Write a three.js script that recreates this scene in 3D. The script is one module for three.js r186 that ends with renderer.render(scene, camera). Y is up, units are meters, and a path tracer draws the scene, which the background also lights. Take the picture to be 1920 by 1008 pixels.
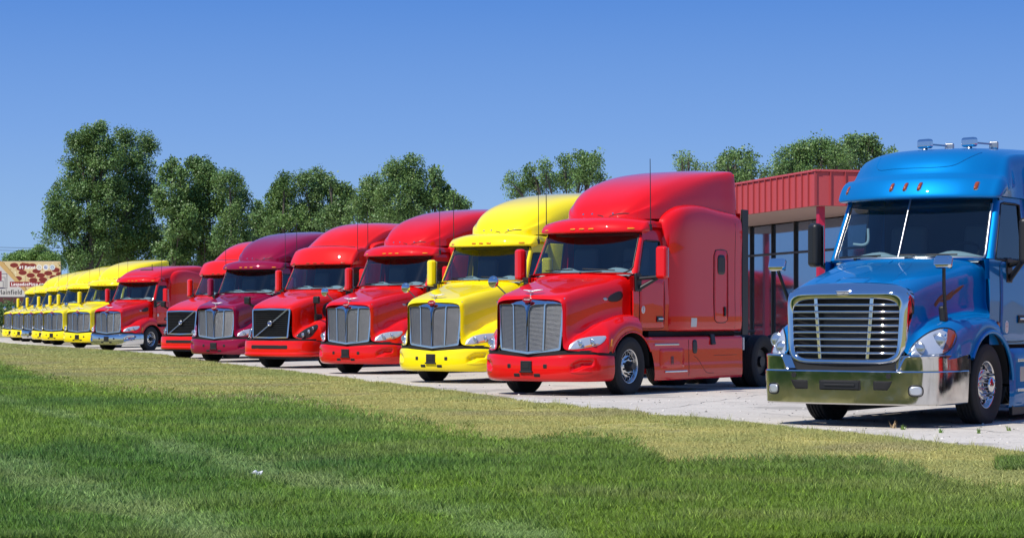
import * as THREE from 'three';
import { mergeGeometries, mergeVertices } from 'three/addons/utils/BufferGeometryUtils.js';
import { RoundedBoxGeometry } from 'three/addons/geometries/RoundedBoxGeometry.js';

// ------------------------------------------------------------------ camera, sky, sun, exposure
const scene = new THREE.Scene();
const EYE = 1.3, FOC = 4000, HOR = 598;                       // metres, and pixels of a 1920 x 1008 frame
const YAW = THREE.MathUtils.degToRad(56), SN = Math.sin(YAW), CS = Math.cos(YAW);
const camera = new THREE.PerspectiveCamera(2 * Math.atan(504 / FOC) * 180 / Math.PI, 1920 / 1008, 0.5, 6000);
camera.position.set(0, EYE, 0);
camera.lookAt(-CS, EYE, -SN);
camera.setViewOffset(1920, 1008, 0, 504 - HOR, 1920, 1008);
camera.updateProjectionMatrix();
scene.add(camera);

const SUN_EL = THREE.MathUtils.degToRad(50), SUN_AZ = THREE.MathUtils.degToRad(-12);
const sunDir = new THREE.Vector3(Math.sin(SUN_AZ) * Math.cos(SUN_EL), Math.sin(SUN_EL), Math.cos(SUN_AZ) * Math.cos(SUN_EL));
{ // clear summer sky: paler towards the horizon, deeper blue overhead
  const w = 64, h = 1024, d = new Float32Array(w * h * 4);
  const stops = [[-90, .10, .11, .10], [-1, .16, .20, .22], [0, .33, .52, .80], [2.5, .285, .48, .795], [5, .20, .385, .78], [8.5, .106, .272, .705], [14, .098, .252, .66], [30, .09, .228, .60], [90, .08, .195, .52]];
  for (let j = 0; j < h; j++) {
    const el = ((j + .5) / h - .5) * 180;
    let k = 0; while (k < stops.length - 2 && el > stops[k + 1][0]) k++;
    const a = stops[k], b = stops[k + 1], t = Math.min(1, Math.max(0, (el - a[0]) / (b[0] - a[0])));
    for (let i = 0; i < w; i++) for (let c = 0; c < 4; c++) d[(j * w + i) * 4 + c] = c === 3 ? 1 : a[c + 1] + (b[c + 1] - a[c + 1]) * t;
  }
  const sky = new THREE.DataTexture(d, w, h, THREE.RGBAFormat, THREE.FloatType);
  sky.mapping = THREE.EquirectangularReflectionMapping;
  sky.magFilter = sky.minFilter = THREE.LinearFilter; sky.needsUpdate = true;
  scene.background = sky; scene.environment = sky;
}
const sun = new THREE.DirectionalLight(new THREE.Color(1, .945, .86), 5);
sun.position.copy(sunDir).multiplyScalar(200).add(new THREE.Vector3(-40, 0, -45));
sun.target.position.set(-40, 0, -45); scene.add(sun, sun.target);
sun.castShadow = true; sun.shadow.mapSize.set(4096, 4096);
Object.assign(sun.shadow.camera, { left: -90, right: 90, top: 90, bottom: -90, near: 1, far: 500 });

const renderer = new THREE.WebGLRenderer({ antialias: true });
renderer.setSize(1024, 537);
renderer.toneMapping = THREE.LinearToneMapping;
renderer.toneMappingExposure = 1;
renderer.shadowMap.enabled = true;

// ------------------------------------------------------------------ helpers
function rng(seed) { let a = seed >>> 0; return () => { a = (a + 0x6D2B79F5) | 0; let t = Math.imul(a ^ (a >>> 15), 1 | a); t = (t + Math.imul(t ^ (t >>> 7), 61 | t)) ^ t; return ((t ^ (t >>> 14)) >>> 0) / 4294967296; }; }
const lerp = (a, b, t) => a + (b - a) * t, clamp = (x, a, b) => Math.min(b, Math.max(a, x));
const sstep = (a, b, x) => { const t = clamp((x - a) / (b - a), 0, 1); return t * t * (3 - 2 * t); };
const camXZ = (X, Z) => [SN * X - CS * Z, -CS * X - SN * Z];           // right / forward of the lens -> world x, z
const wp = (px, Z, y = 0) => { const [x, z] = camXZ((px - 960) / FOC * Z, Z); return new THREE.Vector3(x, y, z); };
const hAt = (py, Z) => EYE + (HOR - py) / FOC * Z;
const gp = (px, py) => wp(px, EYE * FOC / (py - HOR), 0);
function vnoise(seed) {
  const r = rng(seed), T = new Float32Array(65536); for (let i = 0; i < 65536; i++) T[i] = r();
  const g = (x, y, p) => T[(((y % p) + p) % p & 255) * 256 + (((x % p) + p) % p & 255)];
  return (x, y, p = 256) => { const xi = Math.floor(x), yi = Math.floor(y), fx = x - xi, fy = y - yi, u = fx * fx * (3 - 2 * fx), v = fy * fy * (3 - 2 * fy);
    return lerp(lerp(g(xi, yi, p), g(xi + 1, yi, p), u), lerp(g(xi, yi + 1, p), g(xi + 1, yi + 1, p), u), v); };
}
const N1 = vnoise(11), N2 = vnoise(23);
const names = {};
function numbered(n) { const k = names[n] = (names[n] ?? -1) + 1; return k ? `${n}_${String(k).padStart(3, '0')}` : n; }
function tag(o, label, category, group, kind) { if (label) o.userData.label = label; if (category) o.userData.category = category; if (group) o.userData.group = group; if (kind) o.userData.kind = kind; return o; }
function shade(o) { o.traverse(m => { if (m.isMesh) { m.castShadow = true; m.receiveShadow = true; } }); return o; }
function top(o, label, category, group) { o.name = numbered(o.name); tag(o, label, category, group); scene.add(shade(o)); return o; }
function G(name, ...kids) { const g = new THREE.Group(); g.name = name; for (const k of kids) if (k) g.add(k); return g; }
function M(name, geo, mat, ...kids) { if (Array.isArray(geo)) geo = merge(geo); const m = new THREE.Mesh(geo, mat); m.name = name; for (const k of kids) m.add(k); return m; }
function struct(name, geo, mat) { const m = M(name, geo, mat); m.userData.kind = 'structure'; scene.add(shade(m)); return m; }
function clean(g) { g = g.index ? g : mergeVertices(g); for (const k of Object.keys(g.attributes)) if (!['position', 'normal', 'uv'].includes(k)) g.deleteAttribute(k); if (!g.attributes.normal) g.computeVertexNormals(); if (!g.attributes.uv) g.setAttribute('uv', new THREE.Float32BufferAttribute(new Float32Array(g.attributes.position.count * 2), 2)); g.clearGroups(); return g; }
function merge(list) { return list.length === 1 ? clean(list[0]) : mergeGeometries(list.map(clean)); }
function tf(g, p = [0, 0, 0], r = [0, 0, 0], s = [1, 1, 1]) { g.applyMatrix4(new THREE.Matrix4().compose(new THREE.Vector3(...p), new THREE.Quaternion().setFromEuler(new THREE.Euler(...r)), new THREE.Vector3(...s))); return g; }
function box(w, h, d, p, r, rad = 0.01, seg = 2) { return tf(rad > 0 ? new RoundedBoxGeometry(w, h, d, seg, Math.min(rad, w * .49, h * .49, d * .49)) : new THREE.BoxGeometry(w, h, d), p, r); }
function cyl(r0, r1, h, p, r, seg = 20) { return tf(new THREE.CylinderGeometry(r0, r1, h, seg), p, r); }
function ball(r, p, s = [1, 1, 1], seg = 16) { return tf(new THREE.SphereGeometry(r, seg, Math.ceil(seg * .7)), p, [0, 0, 0], s); }
function tube(pts, r, seg = 6, closed = false, per = 6) { const c = new THREE.CatmullRomCurve3(pts.map(p => p.isVector3 ? p : new THREE.Vector3(...p)), closed, 'centripetal'); return new THREE.TubeGeometry(c, Math.max(2, pts.length * per), r, seg, closed); }
function rod(a, b, r, seg = 8, r2 = r) { const A = new THREE.Vector3(...a), B = new THREE.Vector3(...b), d = B.clone().sub(A), g = new THREE.CylinderGeometry(r2, r, d.length(), seg); g.applyQuaternion(new THREE.Quaternion().setFromUnitVectors(new THREE.Vector3(0, 1, 0), d.normalize())); g.translate((A.x + B.x) / 2, (A.y + B.y) / 2, (A.z + B.z) / 2); return g; }
function mirrorX(g) { const c = clean(g.clone()); c.scale(-1, 1, 1); const ix = c.index.array; for (let i = 0; i < ix.length; i += 3) { const t = ix[i]; ix[i] = ix[i + 1]; ix[i + 1] = t; } return c; }
// centripetal Catmull-Rom through points, n steps per span
function dense(P, n) {
  if (P.length < 3) { const o = []; for (let k = 0; k <= n; k++) o.push(P[0].map((v, c) => lerp(v, P[1][c], k / n))); return o; }
  const out = [], L = P.length, ext = (a, b) => a.map((v, c) => 2 * v - b[c]);
  const kd = (a, b) => Math.max(1e-3, Math.sqrt(Math.hypot(...a.map((v, c) => v - b[c]))));
  for (let i = 0; i < L - 1; i++) {
    const p1 = P[i], p2 = P[i + 1], p0 = i ? P[i - 1] : ext(p1, p2), p3 = i < L - 2 ? P[i + 2] : ext(p2, p1);
    const t1 = kd(p0, p1), t2 = t1 + kd(p1, p2), t3 = t2 + kd(p2, p3);
    for (let k = 0; k < n; k++) {
      const t = lerp(t1, t2, k / n), mix = (a, b, u, v) => a.map((q, c) => q * (v - t) / (v - u) + b[c] * (t - u) / (v - u));
      const a1 = mix(p0, p1, 0, t1), a2 = mix(p1, p2, t1, t2), a3 = mix(p2, p3, t2, t3);
      out.push(mix(mix(a1, a2, 0, t2), mix(a2, a3, t1, t3), t1, t2));
    }
  }
  out.push(P[L - 1].slice()); return out;
}
function gridGeo(R, flip = false) {
  const nr = R.length, nc = R[0].length, pos = [], uv = [], idx = [];
  let vv = 0;
  for (let r = 0; r < nr; r++) {
    let uu = 0; if (r) vv += Math.hypot(...R[r][nc >> 1].map((v, c) => v - R[r - 1][nc >> 1][c]));
    for (let c = 0; c < nc; c++) { if (c) uu += Math.hypot(...R[r][c].map((v, k) => v - R[r][c - 1][k])); pos.push(...R[r][c]); uv.push(uu, vv); }
  }
  for (let r = 0; r < nr - 1; r++) for (let c = 0; c < nc - 1; c++) { const a = r * nc + c, b = a + 1, d = a + nc, e = d + 1; flip ? idx.push(a, d, b, b, d, e) : idx.push(a, b, d, b, e, d); }
  const g = new THREE.BufferGeometry(); g.setAttribute('position', new THREE.Float32BufferAttribute(pos, 3)); g.setAttribute('uv', new THREE.Float32BufferAttribute(uv, 2)); g.setIndex(idx); g.computeVertexNormals(); return g;
}
const mrow = h => [...h.slice(1).reverse().map(p => [-p[0], p[1], p[2]]), ...h];   // half profile (from the centre line out) to a whole one
function loft(rows, nu, nv, post, half = true) {
  let R = rows.map(r => dense(half ? mrow(r) : r, nu));
  const cols = R[0].map((_, c) => dense(R.map(r => r[c]), nv));
  R = cols[0].map((_, r) => cols.map(c => c[r]));
  if (post) R.forEach((row, r) => row.forEach((p, c) => post(p, c, r, row)));
  const g = gridGeo(R); g.userData.R = R; return g;
}
// height of a surface seen along one axis ('x','y','z': the largest value wins)
class Surf {
  constructor(geos, axis, cell = .04) {
    this.ax = axis === 'z' ? [0, 1, 2] : axis === 'x' ? [2, 1, 0] : [0, 2, 1]; this.cell = cell; this.m = new Map();
    for (const g0 of [].concat(geos)) { const g = clean(g0), P = g.attributes.position.array, I = g.index.array;
      for (let i = 0; i < I.length; i += 3) { const t = [0, 1, 2].map(k => this.ax.map(a => P[I[i + k] * 3 + a]));
        const a0 = Math.floor(Math.min(t[0][0], t[1][0], t[2][0]) / cell), a1 = Math.floor(Math.max(t[0][0], t[1][0], t[2][0]) / cell), b0 = Math.floor(Math.min(t[0][1], t[1][1], t[2][1]) / cell), b1 = Math.floor(Math.max(t[0][1], t[1][1], t[2][1]) / cell);
        for (let a = a0; a <= a1; a++) for (let b = b0; b <= b1; b++) { const k = a * 100003 + b; let l = this.m.get(k); if (!l) this.m.set(k, l = []); l.push(t); } } }
  }
  q(a, b) {
    const l = this.m.get(Math.floor(a / this.cell) * 100003 + Math.floor(b / this.cell)); let best = null;
    if (l) for (const [p, q, r] of l) { const d = (q[1] - r[1]) * (p[0] - r[0]) + (r[0] - q[0]) * (p[1] - r[1]); if (Math.abs(d) < 1e-12) continue;
      const u = ((q[1] - r[1]) * (a - r[0]) + (r[0] - q[0]) * (b - r[1])) / d, v = ((r[1] - p[1]) * (a - r[0]) + (p[0] - r[0]) * (b - r[1])) / d, w = 1 - u - v;
      if (u > -1e-4 && v > -1e-4 && w > -1e-4) { const z = u * p[2] + v * q[2] + w * r[2]; if (best === null || z > best) best = z; } }
    return best;
  }
  pt(a, b, d) { const o = [0, 0, 0]; o[this.ax[0]] = a; o[this.ax[1]] = b; o[this.ax[2]] = d; return o; }
}
// a piece that lies on a surface: outline in the surface's two axes, lifted, with a rim that goes down into it
function patch(S, outline, { lift = .004, thick = .02, rings = 6, bulge = 0, smooth = 4, round = true } = {}) {
  let o = outline.map(p => [...p, 0]);
  if (round) { o = dense([...o, o[0]], smooth).slice(0, -1); } else { const q = []; for (let i = 0; i < o.length; i++) for (let k = 0; k < smooth; k++) q.push(o[i].map((v, c) => lerp(v, o[(i + 1) % o.length][c], k / smooth))); o = q; }
  const cx = o.reduce((s, p) => s + p[0], 0) / o.length, cy = o.reduce((s, p) => s + p[1], 0) / o.length;
  const R = []; let last = o.map(() => S.q(cx, cy) ?? 0);
  for (let r = 0; r <= rings; r++) { const k = r / rings; const row = o.map((p, i) => { const a = lerp(cx, p[0], k), b = lerp(cy, p[1], k); let d = S.q(a, b); if (d === null) d = last[i]; last[i] = d; return S.pt(a, b, d + lift + bulge * (1 - k * k)); }); row.push(row[0].slice()); R.push(row); }
  const ax = S.ax[2]; R.push(R[rings].map(p => { const q = p.slice(); q[ax] -= lift + thick; return q; }));
  const g = gridGeo(R); const uv = g.attributes.uv, P = g.attributes.position, xs = o.map(p => p[0]), ys = o.map(p => p[1]), x0 = Math.min(...xs), x1 = Math.max(...xs), y0 = Math.min(...ys), y1 = Math.max(...ys);
  for (let i = 0; i < uv.count; i++) { const v = [P.getX(i), P.getY(i), P.getZ(i)]; uv.setXY(i, S.ax[0] === 2 ? (x1 - v[2]) / (x1 - x0) : (v[S.ax[0]] - x0) / (x1 - x0), (v[S.ax[1]] - y0) / (y1 - y0)); }
  return g;
}
function seam(S, pts, r = .006, closed = false, lift = 0, n = 4) {
  const o = dense((closed ? [...pts, pts[0]] : pts).map(p => [...p, 0]), n).map(p => { const d = S.q(p[0], p[1]); return d === null ? null : S.pt(p[0], p[1], d + lift); }).filter(Boolean);
  return o.length > 2 ? tube(o, r, 4, false, 1) : new THREE.BufferGeometry();
}
function rrect(x0, y0, x1, y1, r, n = 3) { const o = []; for (const [cx, cy, a] of [[x1 - r, y1 - r, 0], [x0 + r, y1 - r, 1], [x0 + r, y0 + r, 2], [x1 - r, y0 + r, 3]]) for (let k = 0; k <= n; k++) { const t = (a + k / n) * Math.PI / 2; o.push([cx + r * Math.cos(t), cy + r * Math.sin(t)]); } return o; }
function plate(poly, depth, zf, bevel = .004) { // outline in x,y pushed to z = zf(x, y)
  const g = new THREE.ExtrudeGeometry(new THREE.Shape(poly.map(p => new THREE.Vector2(...p))), { depth, bevelEnabled: bevel > 0, bevelThickness: bevel, bevelSize: bevel, bevelOffset: -bevel, bevelSegments: 2, curveSegments: 4 });
  const P = g.attributes.position; for (let i = 0; i < P.count; i++) P.setZ(i, P.getZ(i) - depth + zf(P.getX(i), P.getY(i))); g.computeVertexNormals(); return g;
}
// profile [offset out, y] swept along a plan curve [x, z] (given for x >= 0 from the centre)
function sweepPlan(half, prof, n = 4, np = 3) {
  const path = dense(mrow(half.map(([x, z, k = 0]) => [x, k, z])), n), pr = typeof prof === 'function' ? null : dense(prof.map(p => [...p, 0]), np);
  const cols = path.map((p, i) => { const a = path[Math.max(0, i - 1)], b = path[Math.min(path.length - 1, i + 1)], tx = b[0] - a[0], tz = b[2] - a[2], l = Math.hypot(tx, tz) || 1, nx = -tz / l, nz = tx / l; // outward
    const q = pr || dense(prof(p[0]).map(v => [...v, 0]), np); return q.map(([o, y]) => [p[0] + nx * o, y, p[2] + nz * o]); });
  return gridGeo(cols[0].map((_, r) => cols.map(c => c[r])));
}

// ------------------------------------------------------------------ materials
const DS = THREE.DoubleSide;
function noiseTex(seed, size, fn, { rep = [1, 1], srgb = false } = {}) {
  const d = new Uint8Array(size * size * 4);
  for (let j = 0; j < size; j++) for (let i = 0; i < size; i++) { const v = fn(i / size, j / size), o = (j * size + i) * 4; for (let c = 0; c < 3; c++) d[o + c] = clamp(Math.round((Array.isArray(v) ? v[c] : v) * 255), 0, 255); d[o + 3] = 255; }
  const t = new THREE.DataTexture(d, size, size); t.wrapS = t.wrapT = THREE.RepeatWrapping; t.magFilter = THREE.LinearFilter; t.minFilter = THREE.LinearMipmapLinearFilter; t.generateMipmaps = true; t.repeat.set(...rep); if (srgb) t.colorSpace = THREE.SRGBColorSpace; t.needsUpdate = true; return t;
}
const fbm = (N, u, v, base, oct) => { let s = 0, a = .5, p = base; for (let k = 0; k < oct; k++) { s += a * N(u * p, v * p, p); a *= .5; p *= 2; } return s / (1 - Math.pow(.5, oct)); };
const chromeRough = noiseTex(5, 256, (u, v) => { const q = .12 + .5 * Math.pow(fbm(N2, u, v, 8, 5), 3); return [q, q, q]; }, { rep: [1.2, 1.2] });
const std = (c, rough = .6, metal = 0, o = {}) => new THREE.MeshStandardMaterial({ color: Array.isArray(c) ? new THREE.Color().setRGB(...c) : c, roughness: rough, metalness: metal, side: DS, ...o });
const paint = (c, o = {}) => new THREE.MeshPhysicalMaterial({ color: new THREE.Color().setRGB(...c), roughness: .4, metalness: 0, specularIntensity: .1, clearcoat: .95, clearcoatRoughness: .02, side: DS, ...o });
const mat = {
  red: paint([.70, .005, .006]), red2: paint([.66, .005, .005]), red3: paint([.74, .010, .004]), maroon: paint([.25, .002, .034]), yellow: paint([.93, .74, .004]),
  blue: paint([.0, .18, .49], { metalness: .45, roughness: .5, clearcoat: .85 }),
  chrome: std([.68, .69, .71], .17, 1, { roughnessMap: chromeRough }), alu: std([.72, .72, .72], .22, 1), satin: std([.5, .51, .52], .35, 1),
  rubber: std([.017, .017, .018], .82), black: std([.012, .012, .013], .45), dark: std([.008, .008, .009], .8), frame: std([.02, .02, .021], .6),
  glass: new THREE.MeshPhysicalMaterial({ color: new THREE.Color().setRGB(.62, .74, .78), roughness: .02, transmission: 1, thickness: 0, ior: 1.75, side: DS }),
  sideGlass: new THREE.MeshPhysicalMaterial({ color: new THREE.Color().setRGB(.45, .5, .5), roughness: .02, transmission: 1, thickness: 0, ior: 1.55, side: DS }),
  lens: new THREE.MeshPhysicalMaterial({ color: new THREE.Color().setRGB(.97, .98, 1), roughness: .04, transmission: 1, thickness: 0, ior: 1.45, side: DS }),
  reflector: std([.60, .62, .65], .33, .5), amber: std([.75, .22, .01], .2), amberDark: std([.30, .055, .015], .2), redLens: std([.42, .02, .01], .25),
  dash: std([.42, .49, .50], .8), seat: std([.10, .11, .12], .9), liner: std([.045, .05, .056], .9), pale: std([.62, .62, .58], .6), mesh: std([.36, .37, .39], .4, .85),
  bowl: std([.62, .64, .67], .2, .9), bumperChrome: std([.62, .62, .62], .5, 1, { roughnessMap: chromeRough }),
  badgeRed: std([.30, .01, .02], .25), white: std([.8, .8, .8], .5), mud: std([.02, .02, .02], .9),
};
function canvasTex(w, h, draw) { const c = document.createElement('canvas'); c.width = w; c.height = h; draw(c.getContext('2d'), w, h); const t = new THREE.CanvasTexture(c); t.colorSpace = THREE.SRGBColorSpace; t.anisotropy = 8; return t; }
const printMat = (tex, rough = .5, o = {}) => new THREE.MeshStandardMaterial({ map: tex, roughness: rough, side: DS, ...o });
const badgeText = (bg, fg, txt, font, oval) => printMat(canvasTex(256, 96, (x, w, h) => { x.fillStyle = bg; x.fillRect(0, 0, w, h); x.fillStyle = fg; x.font = font; x.textAlign = 'center'; x.textBaseline = 'middle'; x.fillText(txt, w / 2, h / 2, w * .84); }), .3, { metalness: .2 });

// ------------------------------------------------------------------ wheels
const xAxis = g => tf(g, [0, 0, 0], [0, 0, -Math.PI / 2]);           // lathe about y -> about x, +y becomes +x
function tyreGeo(R = .51, hw = .14) {
  const p = [[.283, -hw * .75], [.3, -hw * .85], [.36, -hw * 1.02], [.42, -hw * 1.04], [.47, -hw * .97], [R - .012, -hw * .88], [R - .002, -hw * .78]];
  for (const g of [-.45, -.12, .2, .52]) p.push([R, hw * (g - .07)], [R - .012, hw * (g - .06)], [R - .012, hw * (g + .06)], [R, hw * (g + .07)]);
  p.push([R - .002, hw * .78], [R - .012, hw * .88], [.47, hw * .97], [.445, hw * 1.0], [.44, hw * 1.03], [.42, hw * 1.04], [.36, hw * 1.02], [.3, hw * .85], [.283, hw * .75]);
  return xAxis(new THREE.LatheGeometry(p.map(q => new THREE.Vector2(...q)), 56));
}
function discGeo(r, hole, n, hr, hc, d) { const s = new THREE.Shape(); s.absarc(0, 0, r, 0, 7, false); const a = new THREE.Path(); a.absarc(0, 0, hole, 0, 7, true); s.holes.push(a);
  for (let k = 0; k < n; k++) { const t = k / n * Math.PI * 2, h = new THREE.Path(); h.absarc(hc * Math.cos(t), hc * Math.sin(t), hr, 0, 7, true); s.holes.push(h); }
  return tf(new THREE.ExtrudeGeometry(s, { depth: d, bevelEnabled: true, bevelThickness: .004, bevelSize: .004, bevelSegments: 2, curveSegments: 24 }), [0, 0, 0], [0, Math.PI / 2, 0]); }
const lath = (pts, seg = 40) => xAxis(new THREE.LatheGeometry(pts.map(q => new THREE.Vector2(...q)), seg));
const gTyre = tyreGeo(), gTyreDual = tyreGeo(.51, .125);
const gRim = merge([tf(discGeo(.258, .1, 10, .03, .218, .012), [.045, 0, 0]), lath([[.25, .05], [.262, .062], [.272, .1], [.286, .112], [.297, .112], [.297, .1], [.283, .09], [.275, .02], [.275, -.09]]), lath([[.19, .058], [.185, .078], [.12, .09], [.1, .088]])]);
const gRimDrive = merge([tf(discGeo(.25, .1, 10, .03, .212, .012), [-.075, 0, 0]), lath([[.25, -.07], [.264, -.03], [.272, .07], [.286, .1], [.297, .1], [.29, .08], [.275, .02]])]);
const gDrum = cyl(.235, .235, .1, [-.03, 0, 0], [0, 0, Math.PI / 2], 28);
function nuts(R, L, r, x0) { const l = []; for (let k = 0; k < 10; k++) { const t = (k + .5) / 10 * Math.PI * 2; l.push(tf(new THREE.CylinderGeometry(r * .75, r, L, 6), [x0 + L / 2, R * Math.sin(t), R * Math.cos(t)], [0, 0, -Math.PI / 2])); } return merge(l); }
const gNutsShort = nuts(.152, .05, .02, .08), gNutsLong = nuts(.152, .1, .024, .08);
const gHub = merge([cyl(.086, .1, .1, [.11, 0, 0], [0, 0, -Math.PI / 2], 24), cyl(.06, .075, .035, [.175, 0, 0], [0, 0, -Math.PI / 2], 24)]);
const gHubBig = merge([cyl(.1, .118, .1, [.12, 0, 0], [0, 0, -Math.PI / 2], 28), ball(.1, [.17, 0, 0], [.35, 1, 1], 20)]);
function steerWheel(x, z, style) {
  const w = G('wheel', M('tyre', gTyre, mat.rubber), M('rim', gRim, mat.alu), M('brake_drum', gDrum, mat.dark), M('hub_cap', style === 'chrome' ? gHubBig : gHub, style === 'chrome' ? mat.chrome : mat.black), M('lug_nuts', style === 'chrome' ? gNutsLong : gNutsShort, style === 'chrome' ? mat.chrome : mat.black));
  w.position.set(x, .508, z); if (x < 0) w.rotation.y = Math.PI; return w;
}
function driveWheel(x, z) {
  const w = G('drive_wheel', M('tyre', [gTyreDual.clone(), tf(gTyreDual.clone(), [-.31, 0, 0])], mat.rubber), M('rim', gRimDrive, mat.black), M('hub_cap', [cyl(.1, .11, .16, [-.01, 0, 0], [0, 0, -Math.PI / 2], 24), gDrum.clone()], mat.black));
  w.position.set(x, .508, z); if (x < 0) w.rotation.y = Math.PI; return w;
}

// ------------------------------------------------------------------ pieces shared by the trucks
function chassis(zf, zr, drives) {
  const l = [];
  for (const s of [-1, 1]) { l.push(box(.09, .27, zf - zr, [s * .43, .82, (zf + zr) / 2])); }
  for (let z = zf - .8; z > zr; z -= 1.2) l.push(box(.9, .16, .12, [0, .8, z]));
  const c = M('chassis', l, mat.frame);
  const axl = M('axle', [rod([-1, .5, drives.steer], [1, .5, drives.steer], .06), ...drives.rear.map(z => rod([-1, .5, z], [1, .5, z], .09))], mat.frame);
  return [c, axl, M('fifth_wheel', [box(.95, .06, .9, [0, 1.08, drives.rear[0] - .55]), box(.7, .14, .5, [0, .98, drives.rear[0] - .5])], mat.frame)];
}
function mirror(side, { body = 'paint', x = 1.48, y = 2.3, z = -1.93, h = .57, w = .205, arm = [1.1, 2.02, -1.75] }) {
  const s = side, m = G('mirror');
  const housing = M('mirror_housing', box(w, h, .16, [s * x, y, z], [0, s > 0 ? .1 : -.5, 0], .06, 4), body);
  const glass = M('mirror_glass', box(w * .86, h * .9, .012, [s * x + (s > 0 ? -.008 : .039), y, z - (s > 0 ? .082 : .072)], [0, s > 0 ? .1 : -.5, 0], .004), mat.chrome);
  const [ax, ay, az] = arm;
  const bracket = M('mirror_arm', [rod([s * ax, ay, az], [s * x, y - h * .42, z - .02], .035, 8, .028), rod([s * ax, ay - .18, az - .02], [s * (x - .05), y - h * .42, z - .02], .04, 8, .03), box(.05, .32, .2, [s * ax, ay - .06, az], [0, 0, 0], .02)], mat.black);
  m.add(housing, glass, bracket); return m;
}
const antenna = (x, y, z, h) => M('antenna', [cyl(.006, .009, h, [x, y + h / 2, z], [0, 0, .01], 6), cyl(.03, .034, .1, [x, y, z], undefined, 8)], mat.black);
const wiper = (a, b, c) => M('wiper', [rod(a, b, .012, 6, .008), rod(c[0], c[1], .011, 5), box(.04, .03, .05, a, undefined, .008)], mat.black);
function stalkMirror(base, head, r = .105) {
  const [hx, hy, hz] = head;
  return G('hood_mirror', M('mirror_stalk', [tube([base, [lerp(base[0], hx, .5) - .01, lerp(base[1], hy, .55), lerp(base[2], hz, .5)], [hx, hy - .02, hz - .04]], .012, 6), ball(.035, base)], mat.frame), M('mirror_bowl', tf(new THREE.SphereGeometry(r, 24, 16), [hx, hy, hz], [0, 0, 0], [1, 1, .55]), mat.chrome));
}
function interior(p) { // p: dash height, z of the glass foot, z of the rear wall, half width
  const { y, zf, zr, hw } = p;
  const dash = loft([[[0, y - .02, zf - .02], [hw * .6, y - .02, zf - .05], [hw, y - .03, zf - .14]], [[0, y + .05, zf - .2], [hw * .6, y + .06, zf - .25], [hw, y + .02, zf - .3]], [[0, y + .05, zf - .4], [hw * .25, y + .06, zf - .45], [hw * .5, y + .12, zf - .52], [hw, y + .03, zf - .48]], [[0, y - .3, zf - .5], [hw * .6, y - .3, zf - .55], [hw, y - .3, zf - .55]]].map(r => { while (r.length < 4) r.splice(1, 0, r[0].map((v, c) => lerp(v, r[1][c], .5))); return r; }), 4, 4);
  const seat = s => G('seat', M('backrest', box(.5, .75, .16, [s * .52, y + .12, zr + .35], [-.12, 0, 0], .07, 3), mat.seat), M('cushion', box(.52, .16, .5, [s * .52, y - .28, zr + .62], undefined, .06, 3), mat.seat));
  const wheel = M('steering_wheel', [tf(new THREE.TorusGeometry(.23, .018, 8, 28), [.52, y + .1, zf - .72], [-.9, 0, 0]), rod([.52, y + .1, zf - .72], [.52, y - .15, zf - .5], .03)], mat.black);
  const liner = M('cab_liner', [box(hw * 2.1, 1.0, .03, [0, y + .35, zr], undefined, 0), box(hw * 2.06, .03, zf - zr - .3, [0, y - .55, (zf + zr) / 2 - .1], undefined, 0), box(hw * 1.8, .03, zf - zr - .62, [0, y + .72, (zf + zr) / 2 - .28], undefined, 0)], mat.liner);
  return [M('dashboard', dash, mat.dash), seat(1), seat(-1), wheel, liner];
}
function headlamp(S, outline, o = {}) {
  const inner = outline.map(p => p.slice());
  const h = G('headlight', M('reflector', patch(S, inner, { lift: .004, rings: 5 }), mat.reflector), M('lens', patch(S, outline, { lift: .022, bulge: .02, rings: 6, thick: .022 }), mat.lens));
  const cx = outline.reduce((s, p) => s + p[0], 0) / outline.length, cy = outline.reduce((s, p) => s + p[1], 0) / outline.length;
  for (const [dx, dy, r] of o.bulbs || []) { const a = cx + dx, b = cy + dy, d = S.q(a, b); if (d === null) continue; h.add(M('lamp_bowl', [tf(new THREE.SphereGeometry(r, 18, 10, 0, 7, 0, Math.PI / 2), [a, b, d + .006], [Math.PI / 2, 0, 0], [1, .28, 1]), tf(new THREE.TorusGeometry(r, .008, 6, 24), [a, b, d + .012])], mat.bowl)); }
  for (const [ol, m] of o.extra || []) h.add(M('turn_lamp', patch(S, ol, { lift: .012, rings: 3 }), m));
  return h;
}

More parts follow.
